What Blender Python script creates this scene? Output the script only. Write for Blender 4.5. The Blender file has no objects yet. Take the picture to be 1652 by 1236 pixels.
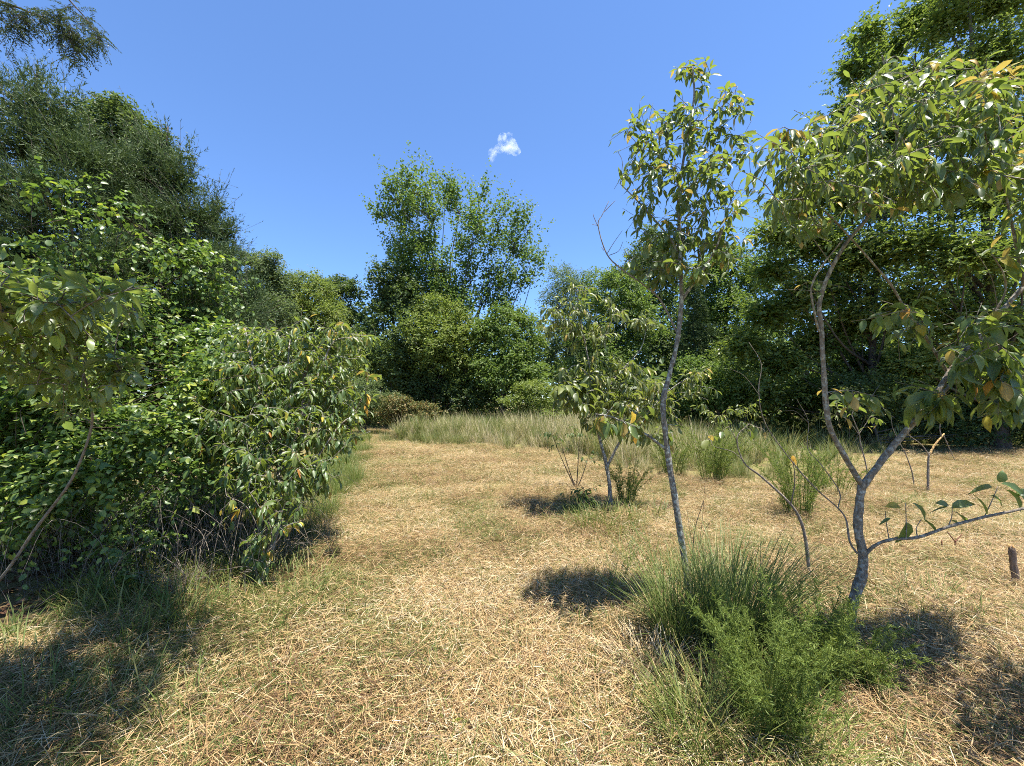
import bpy, math
import numpy as np
from mathutils import Matrix, Vector

# ------------------------------------------------------------------ camera, sky, sun, exposure
S = bpy.context.scene
COL = S.collection
F_PX, CX, CY, HOR, EYE = 650.0, 826.0, 618.0, 648.0, 1.6
PITCH = math.atan((HOR - CY) / F_PX)
cam_d = bpy.data.cameras.new('camera'); cam = bpy.data.objects.new('camera', cam_d); COL.objects.link(cam)
cam.location = (0, 0, EYE); cam.rotation_euler = (math.pi / 2 + PITCH, 0, 0)
cam_d.sensor_width = 36; cam_d.sensor_fit = 'HORIZONTAL'; cam_d.lens = 36 * F_PX / 1652
cam_d.clip_start = 0.05; cam_d.clip_end = 6000
S.camera = cam

SUN = Vector((0.22, -0.10, 1.0)).normalized()
W = bpy.data.worlds.new('World'); S.world = W; W.use_nodes = True
wn = W.node_tree.nodes; wl = W.node_tree.links
sky = wn.new('ShaderNodeTexSky'); sky.sky_type = 'NISHITA'; sky.sun_disc = False
sky.sun_elevation = math.asin(SUN.z); sky.sun_rotation = math.atan2(SUN.x, SUN.y)
sky.altitude = 1500; sky.air_density = 1.0; sky.dust_density = 0.0; sky.ozone_density = 10
bg = wn['Background']; bg.inputs[1].default_value = 0.098
wl.new(sky.outputs[0], bg.inputs[0])

sl = bpy.data.lights.new('sun', 'SUN'); so = bpy.data.objects.new('sun', sl); COL.objects.link(so)
sl.energy = 4.2; sl.angle = math.radians(0.53); sl.color = (1.0, 0.95, 0.86)
so.rotation_euler = SUN.to_track_quat('Z', 'Y').to_euler(); so.location = (5, -3, 25)

S.view_settings.view_transform = 'Standard'; S.view_settings.look = 'None'
S.view_settings.exposure = 1.6; S.view_settings.gamma = 1.0; S.view_settings.use_curve_mapping = False
S.render.engine = 'CYCLES'
S.cycles.max_bounces = 7; S.cycles.diffuse_bounces = 4; S.cycles.glossy_bounces = 2
S.cycles.transmission_bounces = 4; S.cycles.transparent_max_bounces = 8; S.cycles.volume_bounces = 2
S.cycles.use_denoising = False; S.cycles.filter_width = 1.0
S.cycles.caustics_reflective = False; S.cycles.caustics_refractive = False

R = np.random.default_rng(7)

# ------------------------------------------------------------------ geometry helpers
def P(px, py, d):
    """world point seen at pixel (px,py) of the photograph, d metres in front of the camera"""
    xr = (px - CX) / F_PX; yr = (CY - py) / F_PX
    c, s = math.cos(PITCH), math.sin(PITCH)
    ray = np.array([xr, c - s * yr, s + c * yr])
    return np.array([0, 0, EYE]) + ray * (d / ray[1])

def gz(x, y):
    x = np.asarray(x, float); y = np.asarray(y, float)
    return 0.025 * np.sin(1.3 * x + .4) * np.sin(1.1 * y + 1) + 0.018 * np.sin(2.9 * x + 1.7 * y) + 0.012 * np.sin(5.1 * y - 2.2 * x + 2) + 0.012 * np.sin(11 * x + 2 * np.sin(6 * y)) * np.sin(9 * y + 2 * np.sin(5 * x))

def G(px, py):
    d = F_PX * EYE / (py - HOR)
    p = P(px, py, d); k = EYE / (EYE - p[2]); p = np.array([0, 0, EYE]) + (p - np.array([0, 0, EYE])) * k
    p[2] = float(gz(p[0], p[1])); return p

def noise2(x, y, s=0):
    x = np.asarray(x, float) + 13.7 * s; y = np.asarray(y, float) - 7.1 * s
    return (np.sin(1.7 * x + 2.1 * np.sin(.8 * y + s)) + np.sin(2.3 * y + 1.9 * np.sin(1.1 * x - s)) + .6 * np.sin(4.1 * x - 3.3 * y + 1.3 * np.sin(2 * y))) / 2.6

def unit(v):
    v = np.asarray(v, float); return v / (np.linalg.norm(v, axis=-1, keepdims=True) + 1e-9)

class MB:
    def __init__(self):
        self.v = []; self.f = []; self.r = []; self.m = []; self.s = []; self.n = 0
    def add(self, V, T, rnd=0.0, mat=0, smooth=True):
        V = np.asarray(V, np.float32).reshape(-1, 3); T = np.asarray(T, np.int32).reshape(-1, 3)
        if not len(T): return
        self.v.append(V); self.f.append(T + self.n); self.n += len(V)
        self.r.append(np.broadcast_to(np.asarray(rnd, np.float32), (len(T),)))
        self.m.append(np.broadcast_to(np.asarray(mat, np.int32), (len(T),)))
        self.s.append(np.full(len(T), smooth))
    def mesh(self, name, mats, origin=(0, 0, 0)):
        V = np.concatenate(self.v) - np.asarray(origin, np.float32); T = np.concatenate(self.f)
        me = bpy.data.meshes.new(name)
        me.vertices.add(len(V)); me.vertices.foreach_set('co', V.ravel())
        me.loops.add(len(T) * 3); me.loops.foreach_set('vertex_index', T.ravel())
        me.polygons.add(len(T)); me.polygons.foreach_set('loop_start', np.arange(0, len(T) * 3, 3, dtype=np.int32))
        me.polygons.foreach_set('material_index', np.concatenate(self.m))
        me.polygons.foreach_set('use_smooth', np.concatenate(self.s))
        a = me.attributes.new('rnd', 'FLOAT', 'FACE'); a.data.foreach_set('value', np.concatenate(self.r).astype(np.float32))
        for m in (mats if isinstance(mats, (list, tuple)) else [mats]): me.materials.append(m)
        me.update(); return me
    def build(self, name, mats, parent=None, stuff=False):
        if not self.f: return None
        o = np.array(parent.location) if parent else np.zeros(3)
        ob = bpy.data.objects.new(name, self.mesh(name, mats, o)); COL.objects.link(ob)
        if parent: ob.parent = parent
        if stuff: ob['kind'] = 'stuff'
        return ob
    def tris(self): return sum(len(f) for f in self.f)

def tag(o, label, cat=None, group=None, kind=None):
    o['label'] = label
    if cat: o['category'] = cat
    if group: o['group'] = group
    if kind: o['kind'] = kind
    return o

def thing(name, label, cat, loc, group=None):
    e = bpy.data.objects.new(name, None); COL.objects.link(e); e.location = tuple(float(q) for q in loc)
    e.empty_display_size = .2
    return tag(e, label, cat, group)

def smooth_path(pts, k=5):
    pts = np.asarray(pts, float)
    if len(pts) < 3 or k < 2: 
        return pts
    Q = np.vstack([2 * pts[0] - pts[1], pts, 2 * pts[-1] - pts[-2]]); out = []
    for i in range(1, len(Q) - 2):
        a, b, c, d = Q[i - 1:i + 3]
        for t in np.arange(k) / k:
            out.append(.5 * (2 * b + (c - a) * t + (2 * a - 5 * b + 4 * c - d) * t * t + (3 * b - a - 3 * c + d) * t ** 3))
    out.append(pts[-1]); return np.array(out)

def tube(mb, pts, r0, r1=None, sides=6, rnd=0., mat=0, knob=0.0, flare=0.0):
    pts = np.asarray(pts, float); n = len(pts)
    rad = np.linspace(r0, r1 if r1 is not None else r0, n) if np.isscalar(r0) else np.asarray(r0, float)
    if knob: rad = rad * (1 + knob * R.normal(size=n))
    if flare: rad = rad * (1 + flare * np.exp(-np.arange(n) / 1.5))
    tan = unit(np.gradient(pts, axis=0)); ref = np.array([.31, .95, .05])
    a = unit(np.cross(tan, ref)); b = np.cross(tan, a)
    th = np.arange(sides) * 2 * math.pi / sides
    ring = pts[:, None] + rad[:, None, None] * (np.cos(th)[None, :, None] * a[:, None] + np.sin(th)[None, :, None] * b[:, None])
    if sides >= 7 and n > 8: ring = pts[:, None] + (ring - pts[:, None]) * (1 + .07 * R.normal(size=(n, sides, 1)))
    V = np.vstack([ring.reshape(-1, 3), pts[-1:] + tan[-1:] * rad[-1]])
    i = np.arange(n - 1)[:, None] * sides; j = np.arange(sides)[None]; jn = (j + 1) % sides
    q = np.stack([i + j, i + jn, i + sides + jn, i + sides + j], -1).reshape(-1, 4)
    T = np.vstack([q[:, [0, 1, 2]], q[:, [0, 2, 3]]])
    e = (n - 1) * sides; cap = np.stack([e + np.arange(sides), e + (np.arange(sides) + 1) % sides, np.full(sides, n * sides)], -1)
    mb.add(V, np.vstack([T, cap]), rnd, mat, True)

# leaf templates: x = along the leaf 0..1, y = across +-.5, z = off the surface
def t_rhomb(f=.12): return np.array([[0, 0, 0], [.45, .5, f], [1, 0, -.05], [.45, -.5, f]]), np.array([[0, 3, 2], [0, 2, 1]])
def t_tri(): return np.array([[0, .5, 0], [0, -.5, 0], [1, 0, 0]]), np.array([[0, 1, 2]])
def t_oval(f=.1, b=.12):
    return np.array([[0, 0, 0], [.3, .46, f], [.7, .40, f - b * .5], [1, 0, -b], [.7, -.40, f - b * .5], [.3, -.46, f], [.5, 0, -b * .2]]), \
        np.array([[0, 6, 1], [1, 6, 2], [2, 6, 3], [3, 6, 4], [4, 6, 5], [5, 6, 0]])
def t_leaf(curl=.25, fold=.16, twist=0., wave=.0):
    xs = [0, .14, .42, .74, 1]; ws = [.03, .34, .5, .36, 0]
    V = []; T = []
    for k, (x, w) in enumerate(zip(xs, ws)):
        z = -curl * x * x; a = twist * x; wv = wave * (1 if k % 2 else -1)
        for sgn in (1, 0, -1):
            y = sgn * w; V.append([x * (1 - .12 * curl), y * math.cos(a), z + abs(sgn) * (fold * w + wv) + y * math.sin(a)])
    for k in range(4):
        o = k * 3
        for c in (0, 1):
            a_, b_, c_, d_ = o + c, o + c + 1, o + 4 + c, o + 3 + c
            T += [[a_, b_, c_], [a_, c_, d_]]
    return np.array(V), np.array(T)
def t_blade(seg=4, arch=.5):
    V = []; T = []
    for k in range(seg):
        t = k / seg; V += [[t, .5 * (1 - t * .5), -arch * t * t], [t, -.5 * (1 - t * .5), -arch * t * t]]
    V.append([1, 0, -arch]); n = len(V) - 1
    for k in range(seg - 1): T += [[2 * k, 2 * k + 1, 2 * k + 3], [2 * k, 2 * k + 3, 2 * k + 2]]
    T.append([n - 2, n - 1, n]); return np.array(V), np.array(T)

def frames(d, up):
    d = unit(d); s = unit(np.cross(up, d)); n = np.cross(d, s); return d, s, n

def scatter(mb, tpl, pos, d, up, L, Wd, rnd=0., mat=0, smooth=True):
    V, T = tpl; N = len(pos)
    if N == 0: return
    d, s, n = frames(d, up); L = np.broadcast_to(L, (N,)); Wd = np.broadcast_to(Wd, (N,))
    W_ = pos[:, None] + (L[:, None] * V[None, :, 0])[..., None] * d[:, None] + (Wd[:, None] * V[None, :, 1])[..., None] * s[:, None] + (L[:, None] * V[None, :, 2])[..., None] * n[:, None]
    TT = (T[None] + (np.arange(N) * len(V))[:, None, None]).reshape(-1, 3)
    r = np.repeat(np.broadcast_to(rnd, (N,)), len(T)); m = np.repeat(np.broadcast_to(mat, (N,)), len(T))
    mb.add(W_.reshape(-1, 3), TT, r, m, smooth)

# ------------------------------------------------------------------ materials
def nmat(name):
    m = bpy.data.materials.new(name); m.use_nodes = True
    return m, m.node_tree.nodes, m.node_tree.links, m.node_tree.nodes['Principled BSDF'], m.node_tree.nodes['Material Output']

def ramp(nt, stops):
    r = nt.nodes.new('ShaderNodeValToRGB'); e = r.color_ramp.elements
    while len(e) < len(stops): e.new(.5)
    for k, (p, c) in enumerate(stops): e[k].position = p; e[k].color = (*c, 1)
    return r

FAR = ('maple_leaf', 'dark_leaf', 'light_leaf', 'greyish_leaf', 'glossy_leaf')
def leaf_mat(name, stops, trans, tfac=.35, rough=.45, spec=.5, spots=False, under=None, patch=None):
    gn = (1.6, 1.42, 1.35) if name in FAR else (1.25, 1.25, 1.25)
    stops = [(p, tuple(c * g for c, g in zip(cc, gn))) for p, cc in stops]
    m, n, l, b, out = nmat(name); nt = m.node_tree
    at = n.new('ShaderNodeAttribute'); at.attribute_name = 'rnd'
    oi = n.new('ShaderNodeObjectInfo')
    ad = n.new('ShaderNodeMath'); ad.operation = 'ADD'; l.new(at.outputs['Fac'], ad.inputs[0]); l.new(oi.outputs['Random'], ad.inputs[1])
    fr = n.new('ShaderNodeMath'); fr.operation = 'FRACT'; l.new(ad.outputs[0], fr.inputs[0])
    r = ramp(nt, stops); l.new(fr.outputs[0] if patch is None else at.outputs['Fac'], r.inputs[0]); col = r.outputs[0]
    if spots:
        tc = n.new('ShaderNodeTexCoord'); nz = n.new('ShaderNodeTexNoise'); nz.inputs['Scale'].default_value = 9; nz.inputs['Detail'].default_value = 2
        l.new(tc.outputs['Object'], nz.inputs['Vector'])
        rr = ramp(nt, [(.58, (0, 0, 0)), (.66, (1, 1, 1))]); l.new(nz.outputs['Fac'], rr.inputs[0])
        mx = n.new('ShaderNodeMix'); mx.data_type = 'RGBA'; l.new(rr.outputs[0], mx.inputs['Factor']); l.new(col, mx.inputs['A']); mx.inputs['B'].default_value = (.10, .045, .015, 1)
        mu = n.new('ShaderNodeMath'); mu.operation = 'MULTIPLY'; mu.inputs[1].default_value = spots; l.new(rr.outputs[0], mu.inputs[0]); l.new(mu.outputs[0], mx.inputs['Factor'])
        col = mx.outputs['Result']
    if under:
        ge = n.new('ShaderNodeNewGeometry'); mx = n.new('ShaderNodeMix'); mx.data_type = 'RGBA'
        l.new(ge.outputs['Backfacing'], mx.inputs['Factor']); l.new(col, mx.inputs['A']); mx.inputs['B'].default_value = (*under, 1); col = mx.outputs['Result']
    l.new(col, b.inputs['Base Color']); b.inputs['Roughness'].default_value = rough; b.inputs['Specular IOR Level'].default_value = spec
    tr = n.new('ShaderNodeBsdfTranslucent')
    m2 = n.new('ShaderNodeMix'); m2.data_type = 'RGBA'; m2.inputs['Factor'].default_value = .55; l.new(col, m2.inputs['A']); m2.inputs['B'].default_value = (*trans, 1)
    l.new(m2.outputs['Result'], tr.inputs['Color'])
    mx = n.new('ShaderNodeMixShader'); mx.inputs[0].default_value = tfac; l.new(b.outputs[0], mx.inputs[1]); l.new(tr.outputs[0], mx.inputs[2])
    l.new(mx.outputs[0], out.inputs[0]); return m

def bark_mat(name, c1, c2, lichen=None, scale=22, stretch=.3, bump=.9):
    m, n, l, b, out = nmat(name); nt = m.node_tree
    tc = n.new('ShaderNodeTexCoord'); mp = n.new('ShaderNodeMapping'); mp.inputs['Scale'].default_value = (1, 1, stretch); l.new(tc.outputs['Object'], mp.inputs[0])
    nz = n.new('ShaderNodeTexNoise'); nz.inputs['Scale'].default_value = scale * 2.2; nz.inputs['Detail'].default_value = 6; nz.inputs['Roughness'].default_value = .7; l.new(mp.outputs[0], nz.inputs['Vector'])
    vo = n.new('ShaderNodeTexVoronoi'); vo.inputs['Scale'].default_value = scale * 2; l.new(mp.outputs[0], vo.inputs['Vector'])
    r = ramp(nt, [(.32, c1), (.68, c2)]); l.new(nz.outputs['Fac'], r.inputs[0]); col = r.outputs[0]
    if lichen:
        n2 = n.new('ShaderNodeTexNoise'); n2.inputs['Scale'].default_value = 38; n2.inputs['Detail'].default_value = 5; l.new(tc.outputs['Object'], n2.inputs['Vector'])
        rr = ramp(nt, [(.50, (0, 0, 0)), (.62, (.9, .9, .9))]); l.new(n2.outputs['Fac'], rr.inputs[0])
        mx = n.new('ShaderNodeMix'); mx.data_type = 'RGBA'; l.new(rr.outputs[0], mx.inputs['Factor']); l.new(col, mx.inputs['A']); mx.inputs['B'].default_value = (*lichen, 1); col = mx.outputs['Result']
    l.new(col, b.inputs['Base Color']); b.inputs['Roughness'].default_value = .85; b.inputs['Specular IOR Level'].default_value = .2
    mm = n.new('ShaderNodeMath'); mm.operation = 'ADD'; l.new(nz.outputs['Fac'], mm.inputs[0]); l.new(vo.outputs['Distance'], mm.inputs[1])
    bp = n.new('ShaderNodeBump'); bp.inputs['Strength'].default_value = bump; bp.inputs['Distance'].default_value = .02; l.new(mm.outputs[0], bp.inputs['Height']); l.new(bp.outputs[0], b.inputs['Normal'])
    return m

M_LEAF = leaf_mat('persimmon_leaf', [(0, (.042, .078, .022)), (.45, (.068, .115, .032)), (.85, (.10, .148, .040)), (1, (.15, .165, .036))], (.40, .50, .04), .40, .42, .62, spots=.3, under=(.11, .16, .055))
M_PLEAF = leaf_mat('pale_broad_leaf', [(0, (.07, .12, .032)), (.5, (.11, .165, .045)), (1, (.17, .21, .05))], (.42, .52, .05), .40, .38, .85, spots=.2, under=(.14, .19, .07))
M_YLEAF = leaf_mat('yellowing_leaf', [(0, (.16, .18, .03)), (.4, (.36, .30, .035)), (.8, (.46, .28, .03)), (1, (.30, .13, .03))], (.60, .44, .04), .4, .5, .35, spots=.7, under=(.42, .32, .12))
M_LEAF2 = leaf_mat('narrow_leaf', [(0, (.05, .076, .02)), (.5, (.09, .118, .032)), (.85, (.15, .165, .04)), (.96, (.26, .22, .05)), (1, (.42, .28, .06))], (.38, .46, .04), .38, .42, .62, under=(.13, .17, .06))
M_VINE = leaf_mat('honeysuckle_leaf', [(0, (.036, .068, .017)), (.5, (.068, .118, .027)), (.9, (.12, .175, .038)), (1, (.24, .26, .045))], (.26, .42, .03), .34, .42, .5, under=(.10, .16, .05))
M_VINEY = leaf_mat('pale_vine_leaf', [(0, (.12, .2, .03)), (1, (.28, .32, .05))], (.5, .58, .05), .4, .42, .4)
M_CEDAR = leaf_mat('cedar_needle', [(0, (.022, .046, .018)), (.5, (.044, .078, .027)), (1, (.095, .13, .045))], (.12, .18, .04), .2, .6, .25)
M_LOCUST = leaf_mat('locust_leaflet', [(0, (.03, .055, .026)), (.7, (.05, .082, .038)), (1, (.075, .10, .045))], (.12, .16, .04), .25, .45, .4)
M_MAPLE = leaf_mat('maple_leaf', [(0, (.042, .085, .022)), (.5, (.072, .128, .032)), (1, (.125, .185, .046))], (.24, .36, .04), .42, .5, .35)
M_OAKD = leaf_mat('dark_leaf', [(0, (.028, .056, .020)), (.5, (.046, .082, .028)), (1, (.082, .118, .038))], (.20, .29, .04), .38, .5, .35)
M_LIGHTG = leaf_mat('light_leaf', [(0, (.062, .105, .026)), (.5, (.098, .150, .036)), (1, (.16, .20, .05))], (.3, .4, .05), .42, .5, .35)
M_PALEG = leaf_mat('greyish_leaf', [(0, (.055, .092, .04)), (.5, (.09, .135, .058)), (1, (.14, .18, .08))], (.22, .32, .07), .42, .5, .35)
M_BIGR = leaf_mat('glossy_leaf', [(0, (.046, .086, .022)), (.5, (.08, .132, .032)), (1, (.145, .19, .048))], (.26, .36, .03), .42, .42, .45)
M_SHRUBO = leaf_mat('tinged_leaf', [(0, (.08, .105, .035)), (.6, (.14, .14, .05)), (1, (.26, .17, .07))], (.3, .28, .06), .3, .55, .3)
M_FENNEL = leaf_mat('feathery_weed', [(0, (.07, .112, .024)), (.5, (.13, .18, .04)), (1, (.23, .27, .065))], (.40, .48, .06), .36, .55, .25)
M_BARK = bark_mat('grey_lichen_bark', (.11, .092, .075), (.28, .25, .21), (.48, .49, .43))
M_BARK4 = bark_mat('brown_grey_bark', (.12, .096, .072), (.32, .27, .21), (.42, .41, .35))
M_FBARK = bark_mat('tree_bark', (.05, .042, .034), (.13, .11, .09), None, 8, .3)
M_TWIG = bark_mat('dry_twig', (.16, .125, .095), (.34, .29, .235), None, 30)
M_TWIGD = bark_mat('dark_twig', (.06, .045, .032), (.15, .115, .085), None, 30)
M_VSTEM = bark_mat('pale_vine_stem', (.26, .28, .07), (.42, .4, .14), None, 30)
M_RAWWOOD = bark_mat('raw_wood', (.5, .28, .10), (.68, .45, .2), None, 26)
M_STRAWSTICK = bark_mat('split_pale_wood', (.42, .28, .13), (.62, .46, .25), None, 26)

def blade_mat(name, stops, trans, tfac=.2, rough=.55, spec=.3, inst=0.25):
    m, n, l, b, out = nmat(name); nt = m.node_tree
    at = n.new('ShaderNodeAttribute'); at.attribute_name = 'rnd'
    ai = n.new('ShaderNodeAttribute'); ai.attribute_type = 'INSTANCER'; ai.attribute_name = 'tone'
    ma = n.new('ShaderNodeMath'); ma.operation = 'MULTIPLY_ADD'; l.new(ai.outputs['Fac'], ma.inputs[0]); ma.inputs[1].default_value = inst; l.new(at.outputs['Fac'], ma.inputs[2])
    ma.use_clamp = True
    r = ramp(nt, stops); l.new(ma.outputs[0], r.inputs[0])
    l.new(r.outputs[0], b.inputs['Base Color']); b.inputs['Roughness'].default_value = rough; b.inputs['Specular IOR Level'].default_value = spec
    tr = n.new('ShaderNodeBsdfTranslucent'); m2 = n.new('ShaderNodeMix'); m2.data_type = 'RGBA'; m2.inputs['Factor'].default_value = .4
    l.new(r.outputs[0], m2.inputs['A']); m2.inputs['B'].default_value = (*trans, 1); l.new(m2.outputs['Result'], tr.inputs['Color'])
    mx = n.new('ShaderNodeMixShader'); mx.inputs[0].default_value = tfac; l.new(b.outputs[0], mx.inputs[1]); l.new(tr.outputs[0], mx.inputs[2]); l.new(mx.outputs[0], out.inputs[0])
    return m
M_STRAW = blade_mat('dry_straw', [(0, (.085, .044, .022)), (.22, (.25, .148, .064)), (.5, (.45, .300, .134)), (.8, (.53, .395, .205)), (1, (.58, .49, .33))], (.42, .31, .14), .2)
M_GRASS = blade_mat('green_grass', [(0, (.06, .095, .02)), (.45, (.115, .16, .036)), (.75, (.21, .22, .064)), (1, (.40, .32, .13))], (.28, .38, .05), .3)
M_TALL = blade_mat('tall_grass_blade', [(0, (.085, .125, .03)), (.45, (.16, .195, .055)), (.75, (.34, .30, .13)), (1, (.58, .48, .31))], (.35, .38, .1), .3)
M_BLUEG = blade_mat('arching_grass_blade', [(0, (.07, .108, .026)), (.6, (.125, .17, .042)), (.85, (.21, .235, .075)), (1, (.45, .38, .18))], (.24, .34, .07), .3)

# ------------------------------------------------------------------ ground
def ground_mat():
    m, n, l, b, out = nmat('stubble_ground'); nt = m.node_tree
    tc = n.new('ShaderNodeTexCoord')
    a = n.new('ShaderNodeTexNoise'); a.inputs['Scale'].default_value = 1.1; a.inputs['Detail'].default_value = 8; a.inputs['Roughness'].default_value = .65; l.new(tc.outputs['Object'], a.inputs['Vector'])
    f = n.new('ShaderNodeTexNoise'); f.inputs['Scale'].default_value = 55; f.inputs['Detail'].default_value = 6; f.inputs['Roughness'].default_value = .75; l.new(tc.outputs['Object'], f.inputs['Vector'])
    r1 = ramp(nt, [(.25, (.075, .047, .026)), (.5, (.165, .115, .058)), (.75, (.29, .215, .11))]); l.new(f.outputs['Fac'], r1.inputs[0])
    r2 = ramp(nt, [(.25, (.11, .13, .04)), (.75, (.30, .24, .10))]); l.new(f.outputs['Fac'], r2.inputs[0])
    k = ramp(nt, [(.42, (0, 0, 0)), (.62, (1, 1, 1))]); l.new(a.outputs['Fac'], k.inputs[0])
    mx = n.new('ShaderNodeMix'); mx.data_type = 'RGBA'; l.new(k.outputs[0], mx.inputs['Factor']); l.new(r2.outputs[0], mx.inputs['A']); l.new(r1.outputs[0], mx.inputs['B'])
    l.new(mx.outputs['Result'], b.inputs['Base Color']); b.inputs['Roughness'].default_value = .95; b.inputs['Specular IOR Level'].default_value = .1
    bp = n.new('ShaderNodeBump'); bp.inputs['Strength'].default_value = .8; bp.inputs['Distance'].default_value = .03; l.new(f.outputs['Fac'], bp.inputs['Height']); l.new(bp.outputs[0], b.inputs['Normal'])
    return m
xs = np.concatenate([-np.geomspace(700, 22, 14), np.concatenate([np.arange(-20, -6, .4), np.arange(-6, 9, .1), np.arange(9, 34.1, .4)]), np.geomspace(36, 700, 14)])
ys = np.concatenate([-np.geomspace(500, 8, 10), np.concatenate([np.arange(-6, .5, .5), np.arange(.5, 9, .1), np.arange(9, 34.1, .4)]), np.geomspace(36, 900, 14)])
gx, gy = np.meshgrid(xs, ys, indexing='ij'); nx, ny = gx.shape
gV = np.stack([gx, gy, gz(gx, gy)], -1).reshape(-1, 3)
i, j = np.meshgrid(np.arange(nx - 1), np.arange(ny - 1), indexing='ij'); q0 = (i * ny + j).ravel()
mb = MB(); mb.add(gV, np.vstack([np.stack([q0, q0 + ny, q0 + ny + 1], -1), np.stack([q0, q0 + ny + 1, q0 + 1], -1)]))
tag(mb.build('ground', ground_mat()), 'mown clearing floor of dry cut grass and soil', kind='structure')

# ------------------------------------------------------------------ instanced ground cover (grass and straw nobody could count)
def clump_obj(name, fn, mats):
    mb = MB(); fn(mb); return bpy.data.objects.new(name, mb.mesh(name, mats))

def straw_fn(n, rad, Lr, Wr, tilt, green=0., seed=0):
    rg = np.random.default_rng(seed)
    def fn(mb):
        p = np.stack([rg.normal(0, rad, n), rg.normal(0, rad, n), rg.uniform(.002, .065, n)], -1)
        base = rg.uniform(0, 2 * math.pi); a = base + rg.normal(0, 1.0, n)
        d = np.stack([np.cos(a), np.sin(a), np.abs(rg.normal(0, tilt, n)) - .04], -1)
        up = np.stack([rg.normal(0, .35, n), rg.normal(0, .35, n), np.ones(n)], -1)
        L = rg.uniform(*Lr, n) * rg.choice([.6, 1, 1, 1.5], n); w = rg.uniform(*Wr, n)
        isg = (rg.random(n) < green).astype(int)
        scatter(mb, t_blade(2, .18), p - unit(d) * (L * .4)[:, None] * [1, 1, 0], d, up, L, w, np.clip(rg.normal(.47, .34, n), 0, 1), isg)
    return fn
def tuft_fn(n, rad, Lr, Wr, lean, arch, dry=0., seed=0, mi=0, seg=4):
    rg = np.random.default_rng(seed)
    def fn(mb):
        a = rg.uniform(0, 2 * math.pi, n); rr = rad * np.sqrt(rg.random(n))
        p = np.stack([rr * np.cos(a), rr * np.sin(a), np.zeros(n)], -1)
        a2 = a + rg.normal(0, .9, n); le = np.abs(rg.normal(0, lean, n))
        d = np.stack([np.cos(a2) * le, np.sin(a2) * le, np.ones(n)], -1)
        up = -np.stack([np.cos(a2), np.sin(a2), -le], -1) * 1.0
        L = rg.uniform(*Lr, n); w = rg.uniform(*Wr, n)
        for lo, hi, ar in ((0, .5, arch * .5), (.5, 1, arch)):
            k = slice(int(n * lo), int(n * hi))
            scatter(mb, t_blade(seg, ar), p[k], d[k], up[k], L[k], w[k], np.clip(rg.normal(.45, .22, n)[k] + dry * rg.random(n)[k], 0, 1), mi)
    return fn

def ground_cover(name, label, pts, rot, scl, tone, kind, clumps):
    c = bpy.data.collections.new(name + '_clumps')
    for o in clumps: c.objects.link(o)
    me = bpy.data.meshes.new(name); n = len(pts)
    me.vertices.add(n); me.vertices.foreach_set('co', pts.astype(np.float32).ravel())
    for an, ty, da in (('rot', 'FLOAT_VECTOR', rot), ('scl', 'FLOAT', scl), ('tone', 'FLOAT', tone), ('pick', 'INT', kind)):
        a = me.attributes.new(an, ty, 'POINT')
        a.data.foreach_set('vector' if ty == 'FLOAT_VECTOR' else 'value', np.ascontiguousarray(da, np.int32 if ty == 'INT' else np.float32).ravel())
    for o in clumps:
        for m in o.data.materials:
            if m.name not in me.materials: me.materials.append(m)
    ob = bpy.data.objects.new(name, me); COL.objects.link(ob); tag(ob, label, kind='stuff')
    g = bpy.data.node_groups.new(name + '_scatter', 'GeometryNodeTree')
    g.interface.new_socket('Geometry', in_out='INPUT', socket_type='NodeSocketGeometry'); g.interface.new_socket('Geometry', in_out='OUTPUT', socket_type='NodeSocketGeometry')
    N = g.nodes.new; L = g.links.new
    gi = N('NodeGroupInput'); go = N('NodeGroupOutput'); ip = N('GeometryNodeInstanceOnPoints'); ci = N('GeometryNodeCollectionInfo')
    ci.inputs['Collection'].default_value = c; ci.inputs['Separate Children'].default_value = True; ci.inputs['Reset Children'].default_value = True
    def na(nm, ty):
        x = N('GeometryNodeInputNamedAttribute'); x.data_type = ty; x.inputs['Name'].default_value = nm; return x.outputs['Attribute']
    L(gi.outputs[0], ip.inputs['Points']); L(ci.outputs[0], ip.inputs['Instance']); ip.inputs['Pick Instance'].default_value = True
    L(na('pick', 'INT'), ip.inputs['Instance Index']); L(na('rot', 'FLOAT_VECTOR'), ip.inputs['Rotation']); L(na('scl', 'FLOAT'), ip.inputs['Scale'])
    L(ip.outputs[0], go.inputs[0])
    mo = ob.modifiers.new('scatter', 'NODES'); mo.node_group = g
    return ob

def hedge_edge(y):   # x of the left thicket's foot
    return -2.05 - .30 * np.maximum(y - 3.2, 0) - .35 * np.maximum(2.8 - y, 0)
BELT = [G(598, 714), G(700, 721), G(800, 724), G(905, 735), G(960, 752), G(1060, 772), G(1200, 779), G(1320, 768), G(1430, 742), G(1540, 728), G(1652, 726)]
bx = np.array([b[0] for b in BELT]); by = np.array([b[1] for b in BELT])
def in_belt(x, y):   # unmown tall grass beyond the mown ground
    e = np.interp(x, bx, by) + .5 * noise2(x * 1.4, y * 0, 3)
    return (x > -5.4 + .25 * (y - 16)) & (y > e) & (y < 27)

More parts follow.
